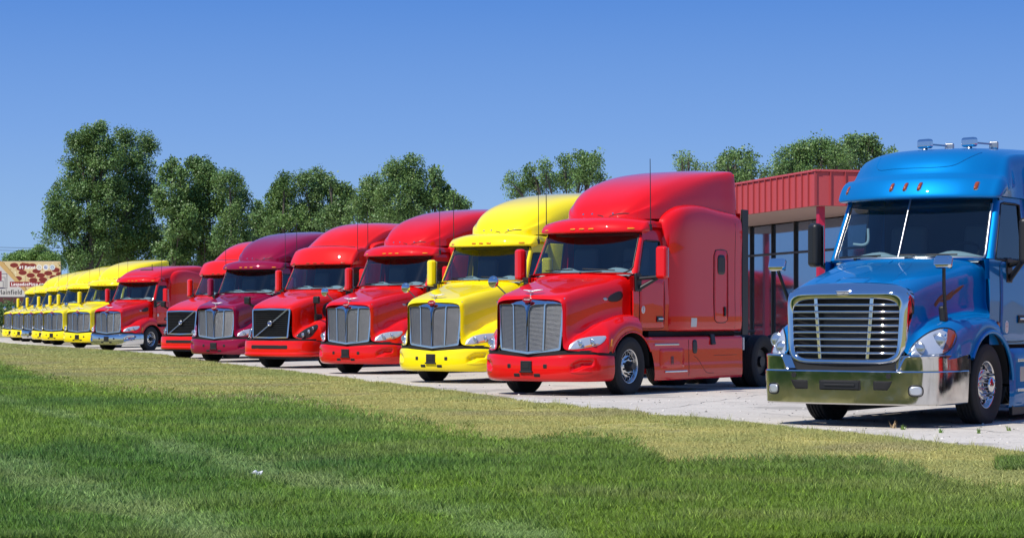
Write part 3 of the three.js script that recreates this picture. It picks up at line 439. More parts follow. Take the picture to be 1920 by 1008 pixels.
// ------------------------------------------------------------------ blunt truck with a black grille crossed by a diagonal bar
function buildDiagonalBarTruck(pm) {
  const t = G('semi_truck');
  const arch = ellArch(-1.25, .70, .61, .49, .74);
  const front = (x, z) => sstep(-.75, 0, z) * .95 * Math.pow(Math.max(0, x - .6), 1.35);
  const hg = hoodLoft([
    [.01, [[0, 1.615], [0.3, 1.61], [0.55, 1.6], [0.66, 1.57], [0.69, 1.48], [0.696, 1], [0.725, 0.86], [0.86, 0.8], [0.98, 0.785], [1.05, 0.775], [1.08, 0.765]]],
    [-.04, [[0, 1.66], [0.3, 1.655], [0.63, 1.653], [0.7, 1.6], [0.73, 1.5], [0.736, 1.01], [0.765, 0.94], [0.9, 0.952], [1.03, 0.88], [1.1, 0.82], [1.12, 0.765]]],
    [-.15, [[0, 1.72], [0.3, 1.715], [0.666, 1.708], [0.74, 1.65], [0.775, 1.53], [0.781, 1.13], [0.81, 1.06], [0.93, 1.092], [1.07, 1.02], [1.15, 0.9], [1.17, 0.76]]],
    [-.45, [[0, 1.83], [0.32, 1.825], [0.702, 1.808], [0.78, 1.74], [0.81, 1.6], [0.816, 1.23], [0.845, 1.16], [0.97, 1.222], [1.1, 1.15], [1.19, 1], [1.2, 0.76]]],
    [-.8, [[0, 1.93], [0.34, 1.925], [0.738, 1.898], [0.82, 1.82], [0.85, 1.68], [0.856, 1.31], [0.885, 1.24], [1, 1.312], [1.12, 1.24], [1.19, 1.12], [1.2, 0.8]]],
    [-1.2, [[0, 2.01], [0.36, 2], [0.783, 1.978], [0.87, 1.89], [0.9, 1.76], [0.906, 1.38], [0.935, 1.31], [1.05, 1.382], [1.14, 1.31], [1.195, 1.2], [1.2, 0.9]]],
    [-1.6, [[0, 2.09], [0.38, 2.08], [0.837, 2.048], [0.93, 1.95], [0.96, 1.82], [0.966, 1.39], [0.995, 1.32], [1.08, 1.372], [1.15, 1.29], [1.195, 1.15], [1.2, 0.9]]],
    [-1.8, [[0, 2.12], [0.4, 2.11], [0.873, 2.078], [0.97, 1.99], [1, 1.85], [1.006, 1.38], [1.035, 1.31], [1.09, 1.352], [1.155, 1.26], [1.195, 1.1], [1.2, 0.8]]],
  ], arch, front, (x, z) => sstep(-1.2, -1.8, z) * (-.2 + .2 * Math.min(1.1, x * x)));
  const SF = new Surf(hg, 'z'), SX = new Surf(hg, 'x');
  t.add(G('hood', M('hood_shell', hg, pm), M('fender_trim', [1, -1].map(s => archLip(arch, s * 1.2, -.62, -1.88, () => 0)), pm)));
  const intake = patch(SX, [[-1.2, 1.3], [-1.05, 1.5], [-1.1, 1.7], [-1.4, 1.78], [-1.62, 1.6], [-1.6, 1.38]], { lift: .006, rings: 4 });
  t.add(M('side_intake', intake, mat.black), M('side_intake', mirrorX(intake), mat.black));
  const lampO = [[.76, .80], [.79, .90], [.86, 1.0], [.98, 1.12], [1.08, 1.18], [1.12, 1.12], [1.1, .98], [1.06, .86], [.98, .81], [.88, .79]];
  const lamp = headlamp(SF, lampO, { bulbs: [[-.06, -.06, .06], [.03, .03, .055], [.08, .12, .04]] });
  lamp.children[0].material = mat.dark;
  t.add(lamp); { const l = lamp.clone(); l.traverse(m => { if (m.isMesh) m.geometry = mirrorX(m.geometry); }); t.add(l); }
  t.add(M('wheel_well', [1, -1].map(s => wheelWell(-1.25, .66, .55, 1.16, s)), mat.dark));
  const zg = (x, y) => .05 - .04 * (x / .64) ** 2 - (y - .8) * .05;
  const gr = G('grille'), hwf = y => lerp(.615, .655, (y - .82) / .76);
  const ring = []; const o = (y, k) => [hwf(y) * k, y];
  const outer = [[-.615, .845], [-.66, 1.55], [-.64, 1.59], [0, 1.605], [.64, 1.59], [.66, 1.55], [.615, .845], [.59, .82], [0, .81], [-.59, .82]];
  const fr = []; const inn = outer.map(([x, y]) => [x * .935, 1.2 + (y - 1.2) * .90]);
  for (let i = 0; i < outer.length; i++) { const j = (i + 1) % outer.length; fr.push(plate([outer[i], outer[j], inn[j], inn[i]], .04, (x, y) => zg(x, y) + .03)); }
  gr.add(M('grille_frame', fr, mat.chrome), M('grille_back', plate(inn, .02, (x, y) => zg(x, y) - .02, 0), mat.dark));
  for (let k = 0; k < 14; k++) { const y = .865 + k * .0505; gr.add(M('grille_slat', box(hwf(y) * 1.84, .016, .03, [0, y, zg(.3, y) + .002], undefined, .004, 1), mat.black)); }
  gr.add(M('diagonal_bar', plate([[-.56, .835], [-.50, .835], [.60, 1.575], [.54, 1.575]], .025, (x, y) => zg(x, y) + .04), mat.satin));
  gr.add(M('badge', [tf(new THREE.TorusGeometry(.062, .014, 8, 28), [.02, 1.205, zg(0, 1.2) + .055]), tf(new THREE.CylinderGeometry(.055, .055, .02, 24), [.02, 1.205, zg(0, 1.2) + .05], [Math.PI / 2, 0, 0])], mat.satin), M('badge_band', box(.12, .026, .01, [.02, 1.205, zg(0, 1.2) + .064], undefined, .003), std([.02, .05, .3], .3)));
  t.add(gr);
  const plan = [[0, .10], [.4, .09], [.7, .05], [.9, -.03], [1.04, -.16], [1.12, -.32], [1.15, -.5], [1.16, -.62]];
  const bg = sweepPlan(plan, () => [[-.12, .745], [-.02, .75], [0, .735], [.012, .6], [.012, .46], [.006, .44], [.02, .425], [.02, .37], [-.01, .335], [-.1, .33]], 5, 2);
  const SB = new Surf(bg, 'z');
  t.add(G('bumper', M('bumper_shell', bg, pm), M('air_slot', patch(SB, rrect(-.62, .535, .62, .635, .03), { lift: .004, rings: 4, thick: .01, round: false }), mat.dark)));
  t.add(M('bumper_gap', sweepPlan(plan.map(([x, z]) => [x, z - .06]), x => [[0, .72], [0, .80]], 4, 2), mat.dark));
  t.add(M('under_bumper', sweepPlan(plan.map(([x, z]) => [x * .97, z - .08]), x => [[0, .27], [0, .36]], 4, 2), mat.black));
  const P = { base: [1.02, 2.12, -1.58, -1.78], top: [.96, 2.80, -1.95, -2.14], side: [[1.1, 1.1], [1.11, 1.6], [1.1, 2.08], [1.03, 2.72], [1.03, 2.9], [1.02, 3.1]], yb: 1.0, belt: 2.06, head: 2.70, yt: 3.05, zr: -3.1, zp: -2.72 };
  const cab = cabShell(P), SC = new Surf(cab.shell, 'x');
  t.add(M('cab', cab.shell, pm), M('windshield', cab.glass, mat.glass), M('windshield_seal', cab.gasket, mat.black));
  for (const s of [1, -1]) t.add(door(cab, SC, P, pm, s, -1.9, -2.72, -2.55));
  for (const q of interior({ y: 2.1, zf: -1.64, zr: -3.08, hw: .97 })) t.add(q);
  t.add(wiper([.1, 2.13, -1.56], [.5, 2.15, -1.62], [[.1, 2.2, -1.62], [.72, 2.17, -1.68]]), wiper([-.8, 2.13, -1.68], [-.35, 2.16, -1.62], [[-.72, 2.18, -1.69], [-.1, 2.19, -1.61]]));
  t.add(M('firewall', box(2.18, 1.04, .06, [0, 1.54, -1.84], undefined, .02), pm));
  // roof: deep brow, then a long bulge
  const rr = (y, zc, hw, bow, drop, ys) => [0, .3, .6, .8, .93, 1].map(u => [hw * u, y - drop * Math.pow(u, 3), zc - bow * Math.pow(u, 2.4)]).concat([[hw + .03, lerp(y - drop, ys, .5), zc - bow - .03], [1.08, ys, zc - bow - .05]]);
  const roof = loft([rr(2.79, -1.99, .96, .14, 0, 2.76), rr(2.79, -1.82, 1.03, .22, 0, 2.78), rr(2.82, -1.80, 1.06, .24, 0, 2.79), rr(3.0, -1.86, 1.07, .27, .01, 2.8), rr(3.2, -1.98, 1.08, .3, .03, 2.8), rr(3.29, -2.12, 1.07, .34, .05, 2.8), rr(3.31, -2.3, 1.06, .36, .06, 2.8), rr(3.48, -2.45, 1.02, .4, .12, 2.8), rr(3.72, -2.8, 1.02, .34, .2, 2.8), rr(3.92, -3.4, 1.05, .2, .2, 2.8), rr(4.0, -4.1, 1.1, .06, .18, 2.8), rr(4.02, -5.2, 1.14, 0, .14, 2.8)], 4, 4);
  t.add(G('roof_fairing', M('fairing_shell', roof, pm), M('roof_ridge', seam(new Surf(roof, 'x'), [[-2.75, 3.2], [-3.4, 3.26], [-4.2, 3.36], [-5.1, 3.44]], .018), pm), M('roof_lip', seam(new Surf(roof, 'y'), [[-.55, -2.34], [-.2, -2.29], [.2, -2.29], [.55, -2.34], [.85, -2.48]], .012), pmDark(pm)), M('fairing_back', tf(new THREE.BoxGeometry(2.2, 1.0, .02), [0, 3.4, -5.19]), pm)));
  const SRo = new Surf(roof, 'z');
  for (const x of [-.85, -.25, 0, .25, .85]) t.add(M('marker_light', patch(SRo, rrect(x - .06, 2.82, x + .06, 2.845, .01, 2), { lift: .01, rings: 2, thick: .01 }), mat.amberDark));
  const sl = (z, hw, yt) => [[0, yt], [hw * .6, yt], [hw - .02, yt - .01], [hw, yt - .1], [hw, 2.4], [hw, 1.7], [hw, 1.2], [hw - .03, 1.0], [hw - .3, .99]].map(([x, y]) => [x, y, z]);
  const slp = loft([sl(-2.84, 1.05, 3.0), sl(-2.9, 1.14, 3.3), sl(-3.1, 1.18, 3.4), sl(-3.6, 1.2, 3.46), sl(-5.2, 1.21, 3.5), sl(-5.22, 1.1, 3.5)], 4, 4);
  t.add(M('sleeper', slp, pm), M('sleeper_back', tf(new THREE.BoxGeometry(2.3, 2.4, .03), [0, 2.2, -5.2]), pm));
  for (const s of [1, -1]) { t.add(mirror(s, { body: pm, y: 2.37, h: .6, z: -2.03, arm: [1.1, 2.08, -1.86] }));
    const b = [s * .98, 1.42, -.62]; t.add(G('fender_mirror', M('mirror_arm', [tube([[s * .98, 1.2, -.7], [s * 1.0, 1.5, -.62], [s * 1.08, 1.68, -.5], [s * 1.16, 1.74, -.42]], .03, 6), box(.06, .34, .3, [s * .96, 1.28, -.78], [0, 0, 0], .03)], mat.black), M('mirror_housing', box(.2, .2, .1, [s * 1.2, 1.82, -.42], undefined, .04, 3), mat.black)));
    t.add(G('side_skirt', M('skirt_panel', box(.06, .72, 3.1, [s * 1.17, .62, -3.6], undefined, .03, 3), pm), M('step', box(.05, .04, .8, [s * 1.2, .82, -2.5], undefined, .01), mat.satin), M('step', box(.05, .04, .8, [s * 1.2, .42, -2.5], undefined, .01), mat.satin))); }
  t.add(antenna(1.08, 2.95, -2.3, 1.25), antenna(-1.06, 2.95, -2.3, 1.1));
  t.add(M('underbody', [box(2.1, .1, 3.2, [0, .98, -3.8], undefined, .01), box(1.9, .5, 3.0, [0, .7, -3.7], undefined, .05)], mat.dark));
  for (const q of chassis(-.2, -8.4, { steer: -1.25, rear: [-6.2, -7.5] })) t.add(q);
  for (const s of [1, -1]) t.add(steerWheel(s * 1.03, -1.25, 'black'), driveWheel(s * 1.08, -6.2), driveWheel(s * 1.08, -7.5));
  return t;
}

// ------------------------------------------------------------------ blue truck with a barred chrome grille
function buildBarredGrilleTruck(pm) {
  const t = G('semi_truck');
  const arch = ellArch(-1.68, .72, .665, .485, .84);
  const front = (x, z) => sstep(-1.0, 0, z) * .86 * Math.pow(Math.max(0, x - .72), 1.35);
  const hg = hoodLoft([
    [.0, [[0, 1.69], [0.3, 1.66], [0.56, 1.65], [0.68, 1.61], [0.735, 1.5], [0.741, 1.08], [0.77, 0.93], [0.89, 0.875], [1.01, 0.86], [1.11, 0.845], [1.14, 0.835]]],
    [-.07, [[0, 1.725], [0.3, 1.72], [0.59, 1.705], [0.73, 1.655], [0.785, 1.53], [0.791, 1.2], [0.82, 1.05], [0.94, 1.03], [1.07, 0.99], [1.155, 0.91], [1.175, 0.84]]],
    [-.25, [[0, 1.79], [0.3, 1.785], [0.6, 1.765], [0.745, 1.705], [0.8, 1.58], [0.806, 1.33], [0.835, 1.21], [0.98, 1.21], [1.105, 1.14], [1.18, 1], [1.195, 0.85]]],
    [-.6, [[0, 1.885], [0.32, 1.88], [0.63, 1.855], [0.775, 1.785], [0.825, 1.66], [0.831, 1.42], [0.86, 1.315], [1.02, 1.3], [1.12, 1.23], [1.18, 1.1], [1.19, 0.87]]],
    [-1.1, [[0, 1.985], [0.34, 1.98], [0.69, 1.95], [0.835, 1.875], [0.88, 1.75], [0.886, 1.48], [0.915, 1.375], [1.06, 1.36], [1.14, 1.3], [1.19, 1.2], [1.2, 0.9]]],
    [-1.55, [[0, 2.055], [0.38, 2.05], [0.76, 2.02], [0.905, 1.94], [0.95, 1.82], [0.956, 1.52], [0.985, 1.4], [1.085, 1.375], [1.15, 1.32], [1.195, 1.235], [1.2, 0.9]]],
    [-2.0, [[0, 2.09], [0.42, 2.085], [0.84, 2.055], [0.985, 1.98], [1.02, 1.86], [1.026, 1.55], [1.055, 1.4], [1.1, 1.34], [1.155, 1.26], [1.19, 1.14], [1.2, 0.8]]],
  ], arch, front, (x, z) => sstep(-1.25, -2.0, z) * (-.44 + .36 * Math.min(1.15, x * x)));
  const SF = new Surf(hg, 'z'), SX = new Surf(hg, 'x'), SY = new Surf(hg, 'y');
  const hood = G('hood', M('hood_shell', hg, pm), M('fender_trim', [1, -1].map(s => tube([...Array(25)].map((_, k) => { const a = lerp(.55, Math.PI - .1, k / 24); return [s * 1.195, .485 + .68 * Math.sin(a), -1.68 + .735 * Math.cos(a)]; }), .03, 8, false, 1)), pm));
  hood.add(M('hood_crease', seam(SY, [[-.50, -.25], [-.42, -.9], [-.3, -1.3]], .006), pm), M('hood_crease', seam(SY, [[.50, -.25], [.42, -.9], [.3, -1.3]], .006), pm), M('hood_scoop', patch(SY, rrect(-.2, -.32, .2, -.12, .03), { lift: .014, rings: 3 }), pm), M('hood_seam', [seam(SY, [[0, -.35], [0, -.8], [0, -1.45]], .004)], pm));
  const flames = [[[-.72, 1.50], [-.86, 1.60], [-1.02, 1.64], [-.94, 1.585], [-.84, 1.52], [-.76, 1.47]], [[-.86, 1.53], [-1.0, 1.60], [-1.2, 1.68], [-1.08, 1.59], [-.96, 1.53]], [[-1.0, 1.55], [-1.12, 1.62], [-1.32, 1.71], [-1.2, 1.62], [-1.1, 1.56]], [[-1.1, 1.585], [-1.25, 1.69], [-1.42, 1.74], [-1.3, 1.66]]];
  for (const f of flames) hood.add(M('flame_decal', patch(SX, f, { lift: .003, rings: 2, thick: .001 }), std([.16, .055, .02], .4)));
  t.add(hood);
  const lampO = [[.80, .87], [.82, .97], [.88, 1.085], [.97, 1.175], [1.06, 1.215], [1.13, 1.19], [1.172, 1.09], [1.175, .98], [1.14, .91], [1.0, .885], [.88, .868]];
  const lamp = headlamp(SF, lampO, { bulbs: [[-.1, -.05, .075], [.06, .04, .085]], extra: [[[[1.10, 1.2], [1.145, 1.17], [1.168, 1.08], [1.168, .98], [1.13, .92], [1.13, 1.08]], mat.amberDark]] });
  t.add(lamp); { const l = lamp.clone(); l.traverse(m => { if (m.isMesh) m.geometry = mirrorX(m.geometry); }); t.add(l); }
  t.add(M('lamp_trim', [1, -1].map(s => { const g = seam(SF, lampO, .009, true, .006, 3); return s > 0 ? g : mirrorX(g); }), mat.black));
  t.add(M('wheel_well', [1, -1].map(s => wheelWell(-1.68, .68, .55, 1.16, s)), mat.dark));
  // grille: rounded chrome surround, eight bars, two leaning posts
  const gr = G('grille'), NT = 96;
  const rr = (hw0, hw1, y0, y1, r, t) => { // rounded box outline, narrower at the foot
    const a = t * Math.PI * 2, c = Math.cos(a), s = Math.sin(a), n = 7, k = Math.pow(Math.pow(Math.abs(c), n) + Math.pow(Math.abs(s), n), -1 / n); const u = c * k, v = s * k; const y = lerp(y0, y1, (v + 1) / 2); return [u * lerp(hw0, hw1, (v + 1) / 2), y]; };
  const rowsF = []; const prof = [[-.02, -.02, .8], [0, .06, .86], [.25, .095, 1], [.6, .10, 1], [.9, .06, 1], [1, .0, 1], [1.02, -.1, 1]];
  for (const [k, dz] of dense(prof.map(p => [p[0], p[1], 0]), 3)) { const r = []; for (let i = 0; i <= NT; i++) { const t0 = i / NT, a = rr(.665, .70, .84, 1.55, 0, t0), b = rr(.77, .815, .765, 1.725, 0, t0); const x = lerp(a[0], b[0], k), y0 = lerp(a[1], b[1], k), y = y0 + .035 * sstep(1.5, 1.7, y0) * (1 - (x / .82) ** 2); r.push([x, y, dz - .07 * (x / .75) ** 2 - .06 * sstep(1.62, 1.72, y) - .01 - (y - .8) * .03]); } rowsF.push(r); }
  gr.add(M('grille_frame', gridGeo(rowsF), mat.chrome));
  const zb = x => .035 - .07 * (x / .75) ** 2;
  for (let k = 0; k < 8; k++) { const y = 1.49 - k * .0825, hw = lerp(.668, .697, (y - .83) / .73); const l = []; for (let i = 0; i < 12; i++) { const x0 = lerp(-hw, hw, i / 12), x1 = lerp(-hw, hw, (i + 1) / 12); } gr.add(M('grille_bar', tf(tube([...Array(13)].map((_, i) => { const x = lerp(-hw, hw, i / 12); return [x, 0, zb(x)]; }), .019, 8, false, 1), [0, y, 0], [0, 0, 0], [1, 1, 1.4]), mat.chrome)); }
  for (const s of [1, -1]) gr.add(M('grille_post', [plate([[s * .395, 1.57], [s * .345, 1.57], [s * .29, .84], [s * .335, .84]], .03, x => zb(x) + .018, .006)].concat([...Array(8)].flatMap((_, k) => [-.018, .018].map(d => ball(.017, [s * lerp(.312, .37, (7 - k) / 7) + d, 1.49 - k * .0825, zb(.34) + .026])))), mat.chrome));
  gr.add(M('radiator', [tf(new THREE.BoxGeometry(1.4, .8, .02), [0, 1.2, -.1])], std([.008, .008, .009], .7)), M('cooler', [box(.62, .5, .03, [0, 1.15, -.07], undefined, .01), ...[...Array(9)].map((_, k) => box(.6, .008, .02, [0, .95 + k * .05, -.05], undefined, 0))], std([.03, .032, .036], .5)));
  gr.add(M('badge', [tf(new THREE.SphereGeometry(.145, 28, 10), [0, 1.628, .045], [.05, 0, 0], [1, .34, .14])], mat.chrome), M('badge_script', patch({ q: (x, y) => (.0665 - .8 * x * x), pt: (a, b, d) => [a, b, d], ax: [0, 1, 2] }, rrect(-.105, 1.61, .105, 1.654, .02), { lift: 0, rings: 3, thick: .004 }), badgeWide));
  t.add(gr);
  // bumper: deep chrome strip with raised ends
  const plan = [[0, .15], [.35, .145], [.7, .11], [.90, .065], [1.04, .0], [1.13, -.12], [1.18, -.34], [1.19, -.6], [1.185, -.98]];
  const bum = G('bumper');
  const bg = sweepPlan(plan, () => [[-.1, .705], [-.012, .705], [-.011, .7049], [.002, .69], [.0019, .688], [-.004, .55], [-.010, .42], [-.0155, .315], [-.0158, .313], [-.03, .297], [-.032, .2968], [-.1, .295]], 6, 2); const SB = new Surf(bg, 'z');
  bum.add(M('bumper_shell', bg, mat.bumperChrome));
  const upPlan = [[.70, .085], [.8, .065], [.90, .04], [1.03, -.025], [1.12, -.145], [1.168, -.36], [1.18, -.62], [1.178, -.99]];
  const up = f => { const path = dense(upPlan.map(([x, z]) => [x, 0, z]), 4); const R = [[0, .70, .02], [0, .72, .0], [.006, .84, 0], [.012, .965, 0], [.0118, .975, 0], [-.002, 1.01, 0], [-.02, 1.02, 0], [-.1, 1.02, 0]].map(([o, k], ri) => path.map((p, i) => { const t0 = i / (path.length - 1), topy = lerp(.70, .875, sstep(0, .17, t0)) + .03 * t0; return [p[0] + o * .8, ri < 2 ? .705 + ri * .012 : Math.max(topy, .72) + (k - 1) * .3, p[2] + o * .5]; })); const g = gridGeo(R); return f < 0 ? mirrorX(g) : g; };
  bum.add(M('bumper_end', up(1), mat.bumperChrome), M('bumper_end', up(-1), mat.bumperChrome));
  const holes = [[-.665, .585, -.44, .585, -.43, .57, -.43, .485, -.445, .475, -.60, .475, -.64, .53], [.665, .585, .44, .585, .43, .57, .43, .485, .445, .475, .60, .475, .64, .53]];
  for (const h of holes) { const o = []; for (let i = 0; i < h.length; i += 2) o.push([h[i], h[i + 1]]); bum.add(M('air_opening', patch(SB, o, { lift: .003, rings: 2, thick: .01, round: false }), mat.dark)); }
  bum.add(M('plate_opening', patch(SB, rrect(-.27, .47, .27, .59, .015), { lift: .003, rings: 2, thick: .01, round: false }), mat.dark), M('plate_bracket', [box(.4, .022, .015, [0, .53, .165], undefined, .004), box(.5, .09, .006, [0, .53, .155], undefined, .003)], mat.black));
  for (const s of [1, -1]) {
    bum.add(M('tow_hole', tf(new THREE.CylinderGeometry(.032, .032, .03, 20), [s * .62, .645, .115], [Math.PI / 2, 0, 0]), mat.dark));
    const fo = rrect(.865, .42, 1.0, .525, .04), fg = patch(SB, fo, { lift: .006, rings: 3 }), fr = seam(SB, rrect(.855, .41, 1.01, .535, .045), .009, true, .002, 2), fl = patch(SB, fo, { lift: .016, rings: 4, bulge: .012 }); const f = s > 0 ? g => g : mirrorX;
    t.add(G('fog_lamp', M('reflector', f(fg), mat.reflector), M('lens', f(fl), mat.lens), M('lamp_trim', f(fr), mat.black)));
    bum.add(M('bumper_bolt', ball(.016, [s * 1.172, .62, -.8]), mat.chrome));
  }
  t.add(bum, M('bumper_gap', sweepPlan(plan.map(([x, z]) => [x * .985, z - .1]), () => [[0, .66], [0, .85]], 4, 2), mat.dark));
  // cab
  const P = { base: [1.03, 2.085, -1.575, -1.90], top: [.97, 2.86, -1.985, -2.31], side: [[1.12, 1.0], [1.13, 1.6], [1.12, 2.08], [1.05, 2.80], [1.04, 2.95], [1.02, 3.1]], yb: 1.0, belt: 2.07, head: 2.80, yt: 3.05, zr: -3.5, zp: -3.0 };
  const cab = cabShell(P), SC = new Surf(cab.shell, 'x');
  t.add(M('cab', cab.shell, pm), G('windshield', M('glass_pane', cab.glass, mat.glass), M('centre_post', tube([...Array(7)].map((_, i) => { const q = cab.ws(0, .01 + i / 6 * .98); return [0, q[1] + .006, q[2] + .012]; }), .014, 6, false, 2), mat.satin), M('glass_trim', tube([...Array(9)].map((_, i) => { const q = cab.ws(-1, .9 - i / 10); return [q[0], q[1], q[2] + .012]; }).concat([...Array(17)].map((_, i) => { const q = cab.ws(-.985 + i / 8 * .985, 0); return [q[0], q[1] + .004, q[2] + .016]; })).concat([...Array(9)].map((_, i) => { const q = cab.ws(1, i / 10 + .1); return [q[0], q[1], q[2] + .012]; })), .019, 6, false, 2), mat.satin)));
  for (const s of [1, -1]) { const f = s > 0 ? g => g : mirrorX; const sk = f(patch(SC, rrect(-2.42, 1.14, -2.32, 1.30, .05), { lift: .009, rings: 2, thick: .001 }));
    t.add(door(cab, SC, P, pm, s, -2.16, -3.05, -2.85, [M('door_sticker', sk, stickerMat)])); t.add(M('side_marker', f(patch(SC, rrect(-2.12, 1.2, -2.03, 1.29, .04), { lift: .015, rings: 2 })), mat.amberDark)); }
  for (const q of interior({ y: 2.06, zf: -1.66, zr: -3.45, hw: .97 })) t.add(q);
  t.add(M('grab_handle', [tube([[-.86, 2.3, -2.1], [-.72, 2.29, -2.1], [-.66, 2.32, -2.1], [-.66, 2.5, -2.12]], .018)], mat.dash));
  t.add(wiper([.12, 2.09, -1.55], [.5, 2.11, -1.60], [[.02, 2.13, -1.59], [.74, 2.13, -1.70]]), wiper([-.62, 2.09, -1.64], [-.3, 2.11, -1.6], [[-.92, 2.12, -1.81], [-.25, 2.13, -1.59]]));
  t.add(M('firewall', box(2.22, 1.06, .06, [0, 1.54, -2.03], undefined, .02), pm));
  // brow and roof in one skin
  const row = (y, zc, hw, bow, drop, ys, zs = 0) => [0, .3, .6, .8, .92, 1].map(u => [hw * u, y - drop * Math.pow(u, 4), zc - bow * Math.pow(u, 2.3)]).concat([[hw + .035, lerp(y - drop, ys, .4), zc - bow - .1 - zs], [1.075, ys, zc - bow - .16 - zs]]);
  const roof = loft([
    row(2.85, -2.02, .97, .32, 0, 2.84), row(2.848, -1.78, 1.06, .36, 0, 2.86), row(2.865, -1.75, 1.08, .38, 0, 2.87), row(2.95, -1.775, 1.09, .4, .0, 2.88), row(3.09, -1.86, 1.085, .43, .01, 2.88), row(3.14, -1.915, 1.073, .46, .02, 2.88), row(3.146, -1.922, 1.07, .46, .02, 2.88), row(3.150, -1.985, 1.055, .475, .025, 2.88), row(3.156, -1.992, 1.052, .476, .026, 2.88),
    row(3.19, -2.03, 1.05, .5, .04, 2.88), row(3.34, -2.14, 1.03, .5, .06, 2.88), row(3.46, -2.3, 1.01, .46, .08, 2.88), row(3.53, -2.6, 1.01, .36, .1, 2.88), row(3.57, -3.1, 1.02, .22, .11, 2.88), row(3.61, -3.9, 1.04, .08, .12, 2.88), row(3.65, -5.0, 1.06, 0, .12, 2.88), row(3.66, -5.6, 1.06, 0, .12, 2.88)], 5, 4);
  const SR = new Surf(roof, 'z'), SRy = new Surf(roof, 'y');
  t.add(G('roof', M('roof_shell', roof, pm), M('roof_panel', seam(SR, [[-.62, 3.44], [-.60, 3.31], [-.54, 3.265], [-.3, 3.262], [0, 3.262], [.3, 3.262], [.5, 3.29], [.62, 3.38], [.72, 3.46]], .009, false, -.002, 5), pm)));
  for (const x of [-.93, -.19, 0, .19, .86]) { const g = patch(SR, rrect(x - .02, 2.955, x + .02, 3.055, .02, 3).map(([a, b]) => [a + (b - 3) * .18 * (x > .5 ? .2 : 1), b]), { lift: .014, rings: 3, bulge: .012 }); t.add(G('marker_light', M('lamp_base', patch(SR, rrect(x - .028, 2.947, x + .028, 3.063, .026, 3).map(([a, b]) => [a + (b - 3) * .18 * (x > .5 ? .2 : 1), b]), { lift: .006, rings: 2 }), mat.chrome), M('lens', g, mat.amberDark))); }
  for (const x of [-.22, .4]) { const z = -2.95, y = (SRy.q(x, z) ?? 3.57) - .03; t.add(G('work_lamp', M('lamp_housing', box(.21, .125, .11, [x, y + .11, z], [0, -.25, 0], .035, 4), mat.chrome), M('lens', box(.17, .085, .02, [x - .015, y + .11, z + .05], [0, -.25, 0], .008), mat.lens), M('lamp_foot', [cyl(.03, .06, .06, [x, y + .02, z], undefined, 12), rod([x, y + .11, z], [x + .16, y + .1, z - .35], .012), box(.12, .1, .08, [x + .17, y + .09, z - .42], [0, .3, 0], .02), rod([x + .17, y + .06, z - .42], [x + .17, y - .02, z - .42], .02)], mat.satin))); }
  const sl = (z, hw, yt) => [[0, yt], [hw * .6, yt], [hw - .02, yt - .01], [hw, yt - .1], [hw, 2.3], [hw, 1.6], [hw, 1.1], [hw - .03, 1.0], [hw - .3, .99]].map(([x, y]) => [x, y, z]);
  t.add(M('sleeper', loft([sl(-3.3, 1.1, 3.1), sl(-3.4, 1.17, 3.3), sl(-3.7, 1.21, 3.4), sl(-5.6, 1.22, 3.45), sl(-5.62, 1.1, 3.4)], 4, 4), pm), M('sleeper_back', tf(new THREE.BoxGeometry(2.3, 2.5, .03), [0, 2.3, -5.6]), pm));
  for (const s of [1, -1]) {
    t.add(mirror(s, { body: mat.black, x: 1.46, y: 2.3, z: -2.2, h: .58, w: .19, arm: [1.12, 2.0, -2.45] }));
    const f = s > 0 ? g => g : mirrorX;
    t.add(G('hood_mirror', M('mirror_arm', [f(tube([[1.0, 1.36, -.66], [1.03, 1.5, -.6], [1.06, 1.7, -.5], [1.1, 1.93, -.4]], .022, 8)), f(box(.08, .2, .12, [.985, 1.38, -.66], [0, 0, .1], .03, 3))], mat.black), M('mirror_housing', f(box(.23, .16, .1, [1.1, 2.0, -.38], [-.3, 0, 0], .05, 6)), mat.chrome), M('mirror_glass', f(box(.19, .125, .02, [1.1, 1.985, -.43], [-.3, 0, 0], .008)), mat.dark)));
    const sk = loft([[0, .22], [.04, .2], [.06, .28], [.06, .6], [.05, .88], [.0, .95]].map(([o, y]) => [[1.1 + o, y, -2.38], [1.13 + o, y, -2.5], [1.14 + o, y, -3.2], [1.14 + o, y, -4.4], [1.14 + o, y, -5.6]]), 4, 4, null, false);
    t.add(G('side_skirt', M('skirt_panel', f(sk), pm), M('step', f(box(.06, .05, .8, [1.19, .80, -2.95], undefined, .012)), mat.alu), M('step', f(box(.06, .05, .8, [1.19, .42, -2.95], undefined, .012)), mat.alu), M('kick_plate', f(box(.03, .2, .5, [1.19, .62, -2.9], undefined, .012)), mat.satin), M('air_dam', f(box(.05, .14, 3.1, [1.15, .17, -4.0], undefined, .01)), mat.black)));
  }
  t.add(M('underbody', [box(2.1, .1, 3.2, [0, .97, -4.0], undefined, .01), box(1.9, .5, 3.0, [0, .7, -4.2], undefined, .05)], mat.dark));
  for (const q of chassis(-.1, -8.6, { steer: -1.68, rear: [-6.6, -7.9] })) t.add(q);
  for (const s of [1, -1]) t.add(steerWheel(s * 1.02, -1.68, 'chrome'), driveWheel(s * 1.08, -6.6), driveWheel(s * 1.08, -7.9));
  return t;
}

